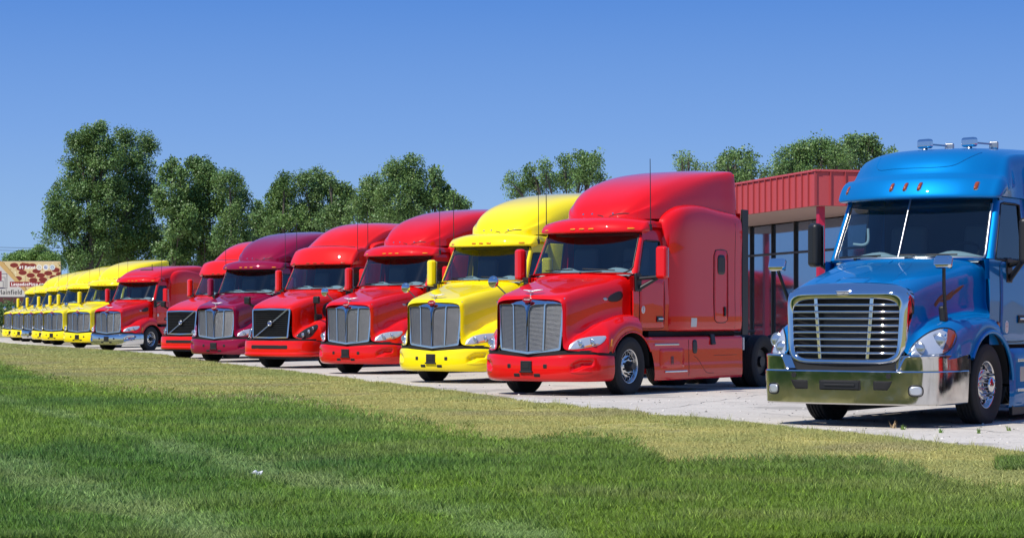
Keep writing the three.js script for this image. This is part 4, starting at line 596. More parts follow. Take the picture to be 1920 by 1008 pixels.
// ------------------------------------------------------------------ ground, parking lot, lawn
const stopsY = (P, x) => { for (let i = 1; i < P.length; i++) if (x <= P[i][0]) return lerp(P[i - 1][1], P[i][1], clamp((x - P[i - 1][0]) / (P[i][0] - P[i - 1][0]), 0, 1)); return P[P.length - 1][1]; };
const LOT_EDGE = [[-700, 620], [-300, 632], [0, 643.5], [100, 650.5], [200, 657], [300, 665], [400, 681], [500, 692], [600, 704], [800, 729], [1000, 755], [1200, 775], [1400, 795], [1650, 822], [1920, 853], [2300, 905], [2700, 980]];
const LUSH_EDGE = [[-500, 672], [-200, 680], [0, 690], [45, 705], [90, 721], [190, 737], [300, 751], [420, 762], [500, 757], [590, 772], [680, 790], [750, 809], [800, 811], [850, 831], [960, 840], [1085, 827], [1185, 840], [1225, 862], [1240, 884], [1310, 880], [1460, 876], [1610, 881], [1720, 895], [1742, 914], [1810, 934], [1920, 940], [2100, 950], [2400, 975]];
const sheet = (pts, y) => { const s = new THREE.Shape(pts.map(p => new THREE.Vector2(p.x, -p.z))); const g = new THREE.ShapeGeometry(s); g.rotateX(-Math.PI / 2); g.translate(0, y, 0); const P = g.attributes.position, u = g.attributes.uv; for (let i = 0; i < P.count; i++) u.setXY(i, P.getX(i), -P.getZ(i)); return g; };
const edgeW = (E, n = 4, jit = 0) => { const o = []; for (let i = 0; i < E.length - 1; i++) for (let k = 0; k < n; k++) { const px = lerp(E[i][0], E[i + 1][0], k / n), y = lerp(E[i][1], E[i + 1][1], k / n), p = gp(px, y); const q = (N1(px * .06, 3.3) - .5) * jit + (N2(px * .21, 7.1) - .5) * jit * .5; p.x += q; p.z += q; o.push(p); } return o; };
const texGround = noiseTex(31, 1024, (u, v) => { const a = fbm(N1, u, v, 16, 6), b = fbm(N2, u + .3, v, 64, 3), k = clamp(.5 + (a - .5) * 1.6, 0, 1); return [lerp(.50, .70, k) * (.8 + .4 * b), lerp(.48, .66, k) * (.82 + .36 * b), lerp(.26, .38, k) * (.8 + .4 * b)]; }, { rep: [1 / 6, 1 / 6], srgb: true });
const texLawn = noiseTex(37, 512, (u, v) => { const a = fbm(N1, u, v + .2, 16, 5), b = fbm(N2, u, v, 48, 3); return [(.22 + .14 * a) * (.7 + .6 * b), (.30 + .14 * a) * (.7 + .6 * b), (.12 + .06 * a) * (.7 + .6 * b)]; }, { rep: [1 / 3, 1 / 3], srgb: true });
const texLot = noiseTex(41, 2048, (u, v) => { const a = fbm(N1, u, v, 6, 5), b = fbm(N2, u, v, 256, 2), c = fbm(N1, u + .5, v + .1, 24, 4), st = sstep(.62, .72, fbm(N2, u + .17, v + .4, 10, 5)); const sp = b > .80 ? .72 : b < .16 ? 1.12 : 1; const g = (.775 + .10 * (a - .5) + .09 * (c - .5) + .05 * (b - .5)) * (1 - .13 * st) * sp; return [g * .975, g * .94, g * .88]; }, { rep: [1 / 14, 1 / 14], srgb: true });
const bumpLot = noiseTex(43, 512, (u, v) => { const q = fbm(N2, u, v, 64, 3); return [q, q, q]; }, { rep: [1 / 2, 1 / 2] });
struct('ground', (() => { const g = new THREE.PlaneGeometry(6000, 6000); g.rotateX(-Math.PI / 2); const P = g.attributes.position, u = g.attributes.uv; for (let i = 0; i < P.count; i++) u.setXY(i, P.getX(i), -P.getZ(i)); return g; })(), new THREE.MeshStandardMaterial({ map: texGround, roughness: 1, side: DS }));
struct('parking_lot', sheet([...edgeW(LOT_EDGE, 8, .22), wp(3200, 12), wp(3600, 40), wp(2600, 130), wp(900, 148), wp(40, 150), wp(-300, 190)], .005), new THREE.MeshStandardMaterial({ map: texLot, roughness: .92, bumpMap: bumpLot, bumpScale: .004, side: DS }));
struct('lawn', sheet([...edgeW(LUSH_EDGE, 4, .3), wp(2500, 12), wp(3000, 4), wp(-4000, 3), wp(-1500, 60)], .004), new THREE.MeshStandardMaterial({ map: texLawn, roughness: 1, side: DS }));
{ // joints and hair cracks in the concrete
  const l = [], add = (a, b, w) => { const A = gp(...a), B = gp(...b), d = B.clone().sub(A), n = new THREE.Vector3(-d.z, 0, d.x).normalize().multiplyScalar(w / 2), N = 24, R = [[], []]; for (let i = 0; i <= N; i++) { const q = A.clone().lerp(B, i / N), j = (N1(i * .7 + a[0], a[1]) - .5) * .16; q.add(n.clone().multiplyScalar(j / w * 2)); R[0].push([q.x + n.x, .009, q.z + n.z]); R[1].push([q.x - n.x, .009, q.z - n.z]); } l.push(gridGeo(R)); };
  add([1010, 748], [1440, 728], .02); add([1230, 768], [1460, 735], .014); add([700, 712], [900, 702], .02); add([1420, 775], [1900, 812], .02); add([1560, 812], [1760, 800], .012);
  struct('parking_lot_crack', merge(l), std([.17, .16, .15], 1));
}
// ------------------------------------------------------------------ grass
function tuftGeo(seed, n, h0, h1, w, spread, lean) {
  const r = rng(seed), pos = [], nor = [], idx = [];
  for (let b = 0; b < n; b++) {
    const a = r() * 6.283, d = Math.sqrt(r()) * spread, x = d * Math.cos(a), z = d * Math.sin(a), h = lerp(h0, h1, r()), f = r() * 6.283, dx = Math.cos(f), dz = Math.sin(f), t = r() * 6.283, L = lean * h * (.3 + r()), lx = Math.cos(t) * L, lz = Math.sin(t) * L, ww = w * (.7 + .6 * r()) / 2, i = pos.length / 3;
    pos.push(x - dx * ww, 0, z - dz * ww, x + dx * ww, 0, z + dz * ww, x - dx * ww * .8 + lx * .35, h * .55, z - dz * ww * .8 + lz * .35, x + dx * ww * .8 + lx * .35, h * .55, z + dz * ww * .8 + lz * .35, x + lx, h, z + lz);
    idx.push(i, i + 1, i + 2, i + 1, i + 3, i + 2, i + 2, i + 3, i + 4);
  }
  const g = new THREE.BufferGeometry(); g.setAttribute('position', new THREE.Float32BufferAttribute(pos, 3)); g.setAttribute('uv', new THREE.Float32BufferAttribute(new Float32Array(pos.length / 3 * 2), 2)); g.setIndex(idx); g.computeVertexNormals(); return g;
}
const bladeMat = () => std([1, 1, 1], .62, 0);
function scatter(name, geos, list, matl) { // list: [x, y, z, turn, scaleXZ, scaleY, r, g, b]
  const grp = G(name), q = new THREE.Matrix4(), C = new THREE.Color();
  geos.forEach((g, k) => { const sub = list.filter((_, i) => i % geos.length === k); const m = new THREE.InstancedMesh(g, matl, sub.length); sub.forEach((s, i) => { q.compose(new THREE.Vector3(s[0], s[1], s[2]), new THREE.Quaternion().setFromAxisAngle(new THREE.Vector3(0, 1, 0), s[3]), new THREE.Vector3(s[4], s[5], s[4])); m.setMatrixAt(i, q); m.setColorAt(i, C.setRGB(s[6], s[7], s[8])); }); m.name = 'grass_blades'; m.userData.kind = 'stuff'; grp.add(m); });
  grp.userData.kind = 'stuff'; return grp;
}
// paler strips left by the mower: lines on the ground
const STRIPES = [[[0, 757], [560, 908], .32], [[0, 880], [330, 1000], .4]].map(([a, b, w]) => { const A = gp(...a), B = gp(...b), d = B.clone().sub(A).normalize(); return { A, n: new THREE.Vector3(-d.z, 0, d.x), w }; });
const PALE = (x, z) => { let k = 0; for (const s of STRIPES) { const d = Math.abs((x - s.A.x) * s.n.x + (z - s.A.z) * s.n.z) + (N1(x * 1.3 + 40, z * 1.3 + 90) - .5) * .5; k = Math.max(k, (.6 + .35 * N2(x * .8, z * .8)) * (1 - sstep(s.w * .2, s.w * 1.1, d))); } return k; };
{
  const r = rng(77), lush = [], dry = [];
  const big = (x, z) => N1(x * .35 + 500, z * .35 + 500), mid = (x, z) => N2(x * 1.1 + 300, z * 1.1 + 700), fine = (x, z) => N1(x * 3.1 + 100, z * 3.1 + 200);
  const NL = 185000; let guard = 0;
  while (lush.length < NL && guard++ < 3e6) {
    const px = lerp(-120, 2040, r()), Z = 12 + 66 * Math.pow(r(), 1.75), y = HOR + EYE * FOC / Z;
    const p = wp(px, Z), wob = (mid(p.x, p.z) - .5) * 14 + (fine(p.x, p.z) - .5) * 10, e = stopsY(LUSH_EDGE, px) + wob * 24 / Z + (r() - .5) * (r() < .4 ? 52 : 14) * (px < 900 ? 1.6 : .75) * 22 / Z;
    const isle = px > 1875 && y > 864 && y < 886;
    if (y < e - 1 && !isle) continue;
    const depth = clamp((y - e) * Z / 700, 0, 1), b = big(p.x, p.z), pale = PALE(p.x, p.z), f = fine(p.x, p.z), dryness = sstep(.60, .82, mid(p.x + 50, p.z)) * .55 + (r() < .05 ? .8 : 0) + (1 - depth) * .3;
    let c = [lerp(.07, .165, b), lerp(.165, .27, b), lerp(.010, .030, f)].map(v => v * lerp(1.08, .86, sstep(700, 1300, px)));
    c = c.map((v, i) => lerp(v, [.22, .33, .10][i], pale * .75)); c = c.map((v, i) => lerp(v, [.36, .32, .13][i], clamp(dryness, 0, .9) * .3)); const j = r() < .05 ? 2.2 : .55 + .85 * r(); c = c.map(v => v * j);
    const h = lerp(.75, 1.25, f) * (1 - .35 * pale) * lerp(.7, 1, depth) * (.8 + .4 * r()), sc = Math.max(1, Z / 30);
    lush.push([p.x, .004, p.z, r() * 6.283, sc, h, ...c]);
  }
  const ND = 170000; guard = 0;
  while (dry.length < ND && guard++ < 4e6) {
    const px = lerp(-120, 2040, r()), Z = 16 + 110 * Math.pow(r(), 1.7), y = HOR + EYE * FOC / Z; const p = wp(px, Z);
    const le = stopsY(LOT_EDGE, px) + ((fine(p.x, p.z) - .5) * 60 + (mid(p.x, p.z) - .5) * 70) / Z, ue = stopsY(LUSH_EDGE, px);
    if (y < le || y > ue + 26) continue;
    const b = big(p.x * 1.3, p.z * 1.3), m = mid(p.x, p.z), f = fine(p.x, p.z), bare = sstep(.66, .8, mid(p.x * .8 + 77, p.z * .8)) * sstep(60, 20, Math.abs(y - le - 14)); if (r() < bare * .9) continue;
    const green = clamp(sstep(.4, .9, m) * .45 + sstep(.6, .8, b) * .4 + (r() < .22 ? .6 : 0) + (px < 620 ? .2 : 0) + sstep(22, 4, Math.abs(y - le)) * .35, 0, 1);
    let c = [.48, .435, .14].map((v, i) => lerp(v, [.30, .34, .10][i], green)); const brown = sstep(.62, .85, mid(p.x * .6 + 9, p.z * .6 + 9)) * .35 + (px < 640 && px > 180 && y > ue - 20 ? .45 * f : 0); c = c.map((v, i) => lerp(v, [.27, .22, .16][i], clamp(brown, 0, .8))); const j = .78 + .44 * r(); c = c.map(v => v * j);
    const tall = (r() < .02 ? 2.2 : 1) * (sstep(16, 3, Math.abs(y - le)) * .6 + .8), sc = Math.max(1, Z / 26);
    dry.push([p.x, .003, p.z, r() * 6.283, sc, lerp(.7, 1.2, f) * tall, ...c]);
  }
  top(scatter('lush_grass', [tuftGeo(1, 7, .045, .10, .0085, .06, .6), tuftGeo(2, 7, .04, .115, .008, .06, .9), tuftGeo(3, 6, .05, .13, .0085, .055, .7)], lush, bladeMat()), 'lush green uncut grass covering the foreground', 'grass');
  top(scatter('dry_grass', [tuftGeo(4, 10, .015, .035, .006, .065, .9), tuftGeo(5, 10, .012, .042, .006, .065, 1.1)], dry, bladeMat()), 'short yellowed grass strip along the edge of the concrete', 'grass');
}
{ // weeds in the joint by the blue truck, grit on the concrete, a piece of litter
  const weed = (px, py, s, c, label) => { s *= .75; const g = tuftGeo(px, 16, .5 * s, s, .012, s * .35, .6); const p = gp(px, py); const m = M('weed', g, std(c, .8)); m.position.copy(p).setY(.004); top(m, label, 'weed', null); };
  weed(1676, 803, .13, [.42, .30, .16], 'dried brown weed in the concrete crack before the blue truck bumper');
  weed(1694, 806, .10, [.16, .26, .05], 'small green weed just right of the dried brown weed');
  weed(1765, 812, .09, [.15, .28, .05], 'tiny green weed between the dried weed and the blue truck front tyre');
  weed(1836, 813, .11, [.16, .27, .06], 'green weed sprouting at the foot of the blue truck front tyre');
  weed(1893, 808, .10, [.17, .25, .06], 'rightmost small green weed, behind the blue truck front tyre');
  const r = rng(5), n = 900, g = new THREE.IcosahedronGeometry(.02, 0), m = new THREE.InstancedMesh(g, std([1, 1, 1], .95), n), q = new THREE.Matrix4(), C = new THREE.Color();
  for (let i = 0; i < n; i++) { const px = lerp(300, 1960, r()), p = gp(px, stopsY(LOT_EDGE, px) - Math.pow(r(), 2) * 75); const s = .3 + 1.1 * r() * r(); q.compose(p.setY(.006), new THREE.Quaternion().setFromEuler(new THREE.Euler(r() * 3, r() * 3, 0)), new THREE.Vector3(s, s * .6, s)); m.setMatrixAt(i, q); const c = r() < .5 ? .12 + .1 * r() : .5 + .2 * r(); m.setColorAt(i, C.setRGB(c, c * .95, c * .88)); }
  m.name = 'gravel'; m.userData.kind = 'stuff'; top(m, 'scattered grit and small stones on the pale concrete', 'gravel');
  const li = loft([[[-.07, 0, .02], [-.03, .03, .03], [.02, .01, .04], [.06, .02, .01]], [[-.08, .04, 0], [-.02, .07, .01], [.03, .05, -.01], [.08, .075, -.01]], [[-.06, .05, -.04], [-.01, .085, -.03], [.02, .06, -.05], [.075, .07, -.04]], [[-.05, 0, -.06], [0, .02, -.08], [.04, .01, -.07], [.06, .03, -.06]]], 4, 4, null, false);
  const p = gp(481, 906), o = M('crumpled_paper', li, std([.62, .64, .68], .55)); o.position.set(p.x, .055, p.z); o.rotation.y = .9; o.scale.setScalar(.6); top(o, 'crumpled white scrap of paper lying in the green grass', 'litter');
}

// ------------------------------------------------------------------ trees
function leafClump(seed, n, size, rad) {
  const r = rng(seed), pos = [], idx = [];
  for (let k = 0; k < n; k++) {
    const d = new THREE.Vector3(r() - .5, r() - .5, r() - .5).normalize(), c = d.clone().multiplyScalar(rad * Math.cbrt(r())), up = new THREE.Vector3(r() - .5, r() * .8 + .1, r() - .5).normalize(), a = new THREE.Vector3().crossVectors(up, new THREE.Vector3(r() - .5, r() - .5, r() - .5)).normalize(), b = new THREE.Vector3().crossVectors(up, a), s = size * (.6 + .8 * r()), i = pos.length / 3;
    for (const [u, v, w] of [[-.5, 0, 0], [-.05, .42, .06], [.5, 0, -.05], [-.05, -.42, .06]]) { const q = c.clone().addScaledVector(a, u * s * 1.25).addScaledVector(b, v * s).addScaledVector(up, w * s); pos.push(q.x, q.y, q.z); }
    idx.push(i, i + 1, i + 2, i, i + 2, i + 3);
  }
  const g = new THREE.BufferGeometry(); g.setAttribute('position', new THREE.Float32BufferAttribute(pos, 3)); g.setAttribute('uv', new THREE.Float32BufferAttribute(new Float32Array(pos.length / 3 * 2), 2)); g.setIndex(idx); g.computeVertexNormals(); return g;
}
const clumps = [leafClump(101, 22, .105, .42), leafClump(102, 22, .10, .46), leafClump(103, 20, .11, .40)];
const leafMat = new THREE.MeshPhysicalMaterial({ color: 0xffffff, roughness: .5, side: DS, transmission: .12, thickness: 0 });
const barkMat = std([.10, .085, .07], .95);
function crownOf(spots, seed, tint) {
  const r = rng(seed), grp = [], q = new THREE.Matrix4(), C = new THREE.Color(), E = new THREE.Euler();
  const m = new THREE.InstancedMesh(clumps[seed % 3], leafMat, spots.length);
  spots.forEach(([x, y, z, s], i) => { q.compose(new THREE.Vector3(x, y, z), new THREE.Quaternion().setFromEuler(E.set(r() * 6, r() * 6, r() * 6)), new THREE.Vector3(s, s, s)); m.setMatrixAt(i, q); const j = .75 + .5 * r(), w = r() * .25; m.setColorAt(i, C.setRGB(tint[0] * 1.2 * j * (1 + w), tint[1] * 1.45 * j, tint[2] * 1.3 * j * (1 - w))); });
  m.name = 'crown'; m.userData.kind = 'stuff'; return m;
}
const TREE_LABEL = [];
function tree(label, Z, lobes, { seed, tint = [.085, .145, .045], dens = 1, foot = null, leaf = 1, group } = {}) {
  const r = rng(seed), k = Z / FOC, base = wp(foot ?? lobes.reduce((s, l) => s + l[0], 0) / lobes.length, Z, 0), spots = [], limbs = [];
  const right = new THREE.Vector3(SN, 0, -CS), back = new THREE.Vector3(-CS, 0, -SN);
  const cs = lobes.map(([px, py, rx, ry]) => ({ c: wp(px, Z, hAt(py, Z)).addScaledVector(back, (r() - .5) * 2.2), rx: rx * k, ry: ry * k }));
  for (const q of cs.slice(0)) if (q.rx > .45) for (let i = 0; i < 5; i++) { const a = lerp(-.5, Math.PI + .5, r()), d = .72 + .25 * r(), c = q.c.clone().addScaledVector(right, Math.cos(a) * q.rx * d).addScaledVector(back, (r() - .5) * q.rx); c.y += Math.sin(a) * q.ry * d; cs.push({ c, rx: q.rx * (.16 + .14 * r()), ry: q.ry * (.26 + .22 * r()), sat: 1 }); }
  for (const { c, rx, ry, sat } of cs) {
    const area = 4 * Math.PI * Math.pow(rx * (rx + ry) / 2, .8), n = Math.round(area * (sat ? 6 : 10) * dens), buds = [...Array(26)].map(() => { const d = new THREE.Vector3(r() - .5, r() - .38, r() - .5).normalize(); return d.multiplyScalar(.35 + .7 * r()); });
    for (let i = 0; i < n; i++) {
      const b = buds[Math.floor(r() * buds.length)], d = new THREE.Vector3(r() - .5, r() - .5, r() - .5).normalize().multiplyScalar(Math.cbrt(r()) * .27).add(b);
      if (r() < .16) d.multiplyScalar(1.05 + .22 * r());
      spots.push([c.x + d.x * rx - base.x, c.y + d.y * ry, c.z + d.z * rx - base.z, leaf * (.8 + .5 * r()) * clamp(Z / 150, .55, 1.2)]);
    }
  }
  const topY = Math.max(...cs.map(q => q.c.y)), lead = cs.filter(q => !q.sat).reduce((a, b) => b.c.y > a.c.y ? b : a), tr = topY / 60 + .06;
  const L = p => [p.x - base.x, p.y, p.z - base.z], tp = L(lead.c);
  limbs.push(rod([0, 0, 0], [tp[0] * .3, topY * .4, tp[2] * .3], tr, 10, tr * .72), rod([tp[0] * .3, topY * .4, tp[2] * .3], tp, tr * .72, 8, tr * .18));
  for (const q of cs) { if (q.sat) continue; const e = L(q.c), s = clamp(e[1] / topY * .55, .12, .6), a = s < .4 ? [tp[0] * .3 * s / .4, topY * s, tp[2] * .3 * s / .4] : [lerp(tp[0] * .3, tp[0], (s - .4) / .6), topY * s, lerp(tp[2] * .3, tp[2], (s - .4) / .6)]; limbs.push(rod(a, e, tr * .35, 6, tr * .1)); for (let i = 0; i < 3; i++) limbs.push(rod(e.map((v, c) => lerp(a[c], v, .7)), [e[0] + (r() - .5) * q.rx * 1.5, e[1] + (r() - .2) * q.ry, e[2] + (r() - .5) * q.rx * 1.5], tr * .13, 5, tr * .04)); }
  const t = G('tree', M('trunk', limbs, barkMat), crownOf(spots, seed, tint)); t.position.copy(base); return top(t, label, 'tree', group);
}
tree('tallest dark green tree, left of all the trees behind the yellow trucks', 150, [[180, 259, 30, 24], [150, 283, 26, 28], [195, 295, 32, 34], [160, 330, 44, 38], [130, 385, 34, 36], [116, 425, 24, 30], [190, 375, 45, 45], [150, 440, 55, 45], [146, 482, 26, 20], [200, 445, 45, 45]], { seed: 201, foot: 165 });
tree('second tallest tree, its crown joined to the right side of the tallest tree', 153, [[238, 268, 18, 20], [266, 276, 19, 24], [248, 315, 36, 36], [270, 365, 26, 34], [235, 385, 38, 45], [260, 435, 42, 40], [225, 470, 50, 32], [285, 470, 28, 32]], { seed: 202, foot: 240 });
tree('dark tree with two slim tops, left of the red truck roofs', 150, [[318, 325, 17, 24], [342, 332, 12, 14], [322, 375, 30, 36], [340, 425, 36, 40], [325, 465, 34, 30]], { seed: 203, foot: 325 });
tree('broad rounded tree rising behind the first red truck with a barred grille', 152, [[372, 318, 24, 18], [395, 330, 22, 20], [382, 360, 42, 36], [360, 400, 34, 36], [395, 415, 42, 40], [380, 465, 55, 30]], { seed: 204, foot: 380 });
tree('narrow leafy tree to the right of the broad rounded tree', 148, [[432, 350, 22, 22], [448, 375, 20, 26], [440, 405, 26, 36], [435, 450, 36, 36]], { seed: 205, foot: 440 });
tree('low dark tree in the dip of the tree line above the maroon truck', 150, [[478, 398, 12, 18], [485, 432, 24, 26], [470, 462, 30, 24]], { seed: 206, foot: 480 });
tree('bushy tree with two thin tops above the maroon truck roof', 142, [[535, 345, 13, 16], [518, 362, 14, 18], [528, 385, 28, 30], [510, 415, 30, 28], [545, 430, 40, 32]], { seed: 207, foot: 528, tint: [.09, .15, .045] });
tree('round-topped tree right of the bushy tree with two thin tops', 142, [[572, 340, 16, 14], [596, 338, 18, 16], [585, 368, 36, 28], [595, 410, 42, 36], [575, 440, 40, 22]], { seed: 208, foot: 588, tint: [.085, .14, .045] });
tree('tree with one small spire behind the second red truck with a barred grille', 141, [[621, 342, 8, 10], [637, 365, 22, 22], [650, 392, 26, 24], [630, 415, 32, 30]], { seed: 209, foot: 640, tint: [.09, .145, .05] });
tree('light green tree between the spire tree and the highest middle tree', 138, [[688, 352, 12, 16], [704, 345, 13, 14], [695, 380, 26, 28], [680, 405, 30, 28], [712, 410, 34, 26]], { seed: 210, foot: 696, tint: [.10, .16, .05] });
tree('highest tree of the middle group, above the roof of the maroon-side red truck', 136, [[738, 322, 20, 16], [775, 318, 18, 18], [756, 345, 38, 26], [745, 380, 42, 32], [780, 385, 32, 30], [750, 415, 45, 22]], { seed: 211, foot: 756, tint: [.095, .155, .05] });
tree('tree at the right end of the middle group, with a leaning top', 136, [[812, 332, 13, 18], [822, 355, 20, 20], [815, 385, 26, 24], [845, 380, 22, 16], [862, 386, 14, 12]], { seed: 212, foot: 828, tint: [.09, .15, .05] });
tree('sparse open tree standing alone above the yellow truck roof', 88, [[957, 340, 10, 16], [970, 358, 20, 12], [992, 325, 13, 14], [1003, 352, 26, 16], [1020, 322, 13, 14], [1030, 345, 20, 18], [1058, 308, 14, 12], [1062, 335, 24, 18], [1092, 300, 18, 10], [1108, 318, 24, 18], [1085, 342, 24, 18], [1120, 300, 10, 12], [1125, 338, 14, 12]], { seed: 213, foot: 1050, dens: 1.5, tint: [.10, .165, .055] });
tree('small twiggy treetop peeping over the red truck roof', 105, [[1278, 300, 8, 7], [1292, 296, 7, 6], [1284, 312, 14, 10], [1308, 312, 10, 6], [1322, 318, 8, 5]], { seed: 214, foot: 1290, dens: 1.1, tint: [.10, .16, .055] });
tree('rounded tree just left of the storefront roof', 108, [[1362, 300, 15, 16], [1382, 292, 12, 11], [1402, 296, 16, 16], [1370, 325, 24, 22], [1398, 328, 22, 24], [1385, 350, 34, 22]], { seed: 215, foot: 1385, tint: [.09, .15, .05] });
tree('very small treetop in the gap over the storefront roof', 112, [[1431, 322, 7, 9], [1430, 338, 10, 9]], { seed: 216, foot: 1431 });
tree('large round tree behind the corner of the storefront roof', 110, [[1468, 302, 18, 16], [1492, 288, 18, 16], [1515, 278, 20, 16], [1542, 276, 18, 16], [1480, 325, 32, 22], [1520, 312, 40, 28], [1550, 305, 28, 24], [1572, 298, 24, 24], [1500, 335, 40, 16]], { seed: 217, foot: 1515, dens: 1.1, tint: [.10, .165, .055] });
tree('tree between the large round tree and the blue truck roof', 113, [[1588, 275, 15, 12], [1606, 266, 16, 10], [1630, 268, 16, 10], [1645, 282, 12, 10], [1595, 296, 32, 24], [1630, 296, 30, 22], [1575, 310, 22, 18], [1668, 288, 10, 4]], { seed: 218, foot: 1612, dens: 1.1, tint: [.09, .15, .055] });
tree('light green bushy tree behind the billboard top', 262, [[30, 488, 24, 9], [55, 482, 26, 10], [85, 484, 24, 11], [75, 472, 14, 8], [100, 492, 22, 12]], { seed: 219, foot: 60, tint: [.13, .21, .06], leaf: 1 });
function bush(name, label, Z, lobes, seed, tint) { const o = tree(label, Z, lobes, { seed, tint, dens: 1.1 }); return o; }
tree('leafy dark bush below the billboard at the far left', 150, [[-30, 600, 30, 30], [0, 590, 24, 20], [22, 600, 22, 26], [45, 606, 22, 24], [75, 600, 24, 26]], { seed: 220, foot: 20, tint: [.075, .13, .04] });
{ // undergrowth along the foot of the trees: one mass
  const r = rng(301), spots = []; const base = wp(450, 156);
  for (let i = 0; i < 16000; i++) { const px = lerp(135, 960, r()), Z = 154 + 10 * r(), p = wp(px, Z), h = 6.6 * (.6 + .5 * N1(px * .03, 5)) * Math.sqrt(r()); spots.push([p.x, h, p.z, .8 + .5 * r()]); }
  const m = crownOf(spots, 303, [.075, .125, .04]); m.name = 'undergrowth'; top(m, 'dark undergrowth at the foot of the tree line behind the trucks', 'undergrowth');
}

// ------------------------------------------------------------------ storefront
{
  const [ox, oz] = camXZ((1530 - 960) / FOC * 50, 50), b = G('storefront_building'); b.position.set(ox, 0, oz);
  const ang = Math.atan2(...(() => { const [x, z] = camXZ(-.26, .9656); return [-x, -z]; })()); b.rotation.y = ang;    // local -z runs along the left face, +x along the right face
  const redMetal = std([.47, .065, .072], .55, 0), rib = std([.33, .04, .046], .55), soff = std([.36, .25, .225], .85), glassM = std([.24, .34, .48], .04, .9), mull = std([.022, .022, .025], .45), wallM = std([.28, .1, .08], .9);
  const Lz = 16, Lx = 26, y0 = 3.96, y1 = 4.755, sb = 2.6;
  const fl = G('fascia'); b.add(fl);
  const pg = box(.05, y1 - y0, .384, [0, 0, 0], undefined, .004, 1), rg = box(.045, y1 - y0, .03, [0, 0, 0], undefined, .006, 1), pgx = box(.366, y1 - y0, .05, [0, 0, 0], undefined, .004, 1), rgx = box(.03, y1 - y0, .045, [0, 0, 0], undefined, .006, 1);
  for (let k = 0; k < 40; k++) { const p = M('panel', pg, redMetal); p.position.set(.025, (y0 + y1) / 2, -.2 - k * .39); fl.add(p); const q = M('seam_rib', rg, rib); q.position.set(-.02, (y0 + y1) / 2, -.39 * (k + 1) + .005); fl.add(q); }
  for (let k = 0; k < 60; k++) { const p = M('panel', pgx, redMetal); p.position.set(.19 + k * .372, (y0 + y1) / 2, -.025); fl.add(p); const q = M('seam_rib', rgx, rib); q.position.set(.372 * (k + 1), (y0 + y1) / 2, .02); fl.add(q); }
  fl.add(M('corner_trim', box(.06, y1 - y0, .06, [0, (y0 + y1) / 2, 0], undefined, .006), rib), M('coping', [box(.14, .05, Lz + .1, [.03, y1 + .026, -Lz / 2], undefined, .008), box(Lx + .1, .05, .14, [Lx / 2, y1 + .0275, -.03], undefined, .008)], std([.5, .07, .08], .45)));
  b.add(M('soffit', box(Lx - .06, .05, Lz - .06, [Lx / 2, y0 + .02, -Lz / 2], undefined, 0), soff), M('roof', box(Lx - .2, .1, Lz - .2, [Lx / 2, y1 - .1, -Lz / 2], undefined, 0), std([.4, .4, .4], .9)));
  const colG = box(.16, y0, .16, [0, 0, 0], undefined, .01); for (const [x, z] of [[.22, -.22], [8, -.22], [16, -.22], [24, -.22], [.22, -15.6]]) { const c = M('column', colG, std([.45, .012, .05], .45)); c.position.set(x, y0 / 2, z); b.add(c); }
  // glazing: sheets between mullions, set back under the canopy
  const cellZ = 1.62, zs = -sb;
  for (let k = 0; k < 8; k++) { const w = G('window'); const zc = zs - cellZ * (k + .5);
    for (const [a, c] of [[.32, 3.09], [3.135, y0 - .04]]) { const p = M('pane', box(.02, c - a, cellZ - .06, [sb + .03, (a + c) / 2, zc], undefined, 0), glassM); w.add(p); }
    w.add(M('mullion', box(.09, y0 - .3, .05, [sb, (y0 + .3) / 2, zs - cellZ * (k + 1)], undefined, .006), mull), M('transom', [box(.08, .06, cellZ - .07, [sb, 3.11, zc], undefined, .004), box(.08, .05, cellZ - .07, [sb, .3, zc], undefined, .004)], mull)); b.add(w); }
  for (let k = 0; k < 13; k++) { const w = G('window'); const xc = sb + cellZ * (k + .5);
    for (const [a, c] of [[.32, 3.08], [3.14, y0 - .04]]) w.add(M('pane', box(cellZ - .06, c - a, .02, [xc, (a + c) / 2, zs - .03], undefined, 0), glassM));
    w.add(M('mullion', box(.05, y0 - .3, .09, [sb + cellZ * (k + 1), (y0 + .3) / 2, zs], undefined, .006), mull), M('transom', [box(cellZ - .07, .06, .08, [xc, 3.11, zs], undefined, .004), box(cellZ - .07, .05, .08, [xc, .3, zs], undefined, .004)], mull)); b.add(w); }
  b.add(M('corner_post', box(.12, y0 - .02, .12, [sb, (y0 - .02) / 2, zs], undefined, .008), mull), M('base_wall', [box(.16, .28, 13, [sb + .02, .14, zs - 6.56], undefined, .01), box(20, .28, .16, [sb + 10.1, .14, zs - .02], undefined, .01)], std([.4, .38, .36], .9)), M('back_wall', [box(.2, y0 - .1, 13, [sb + 9, (y0 - .1) / 2, zs - 6.8], undefined, 0), box(9, y0 - .1, .2, [sb + 4.6, (y0 - .1) / 2, zs - 13.2], undefined, 0)], wallM));
  top(b, 'low storefront with red ribbed metal fascia and dark glazing, behind the blue truck', 'building');
}
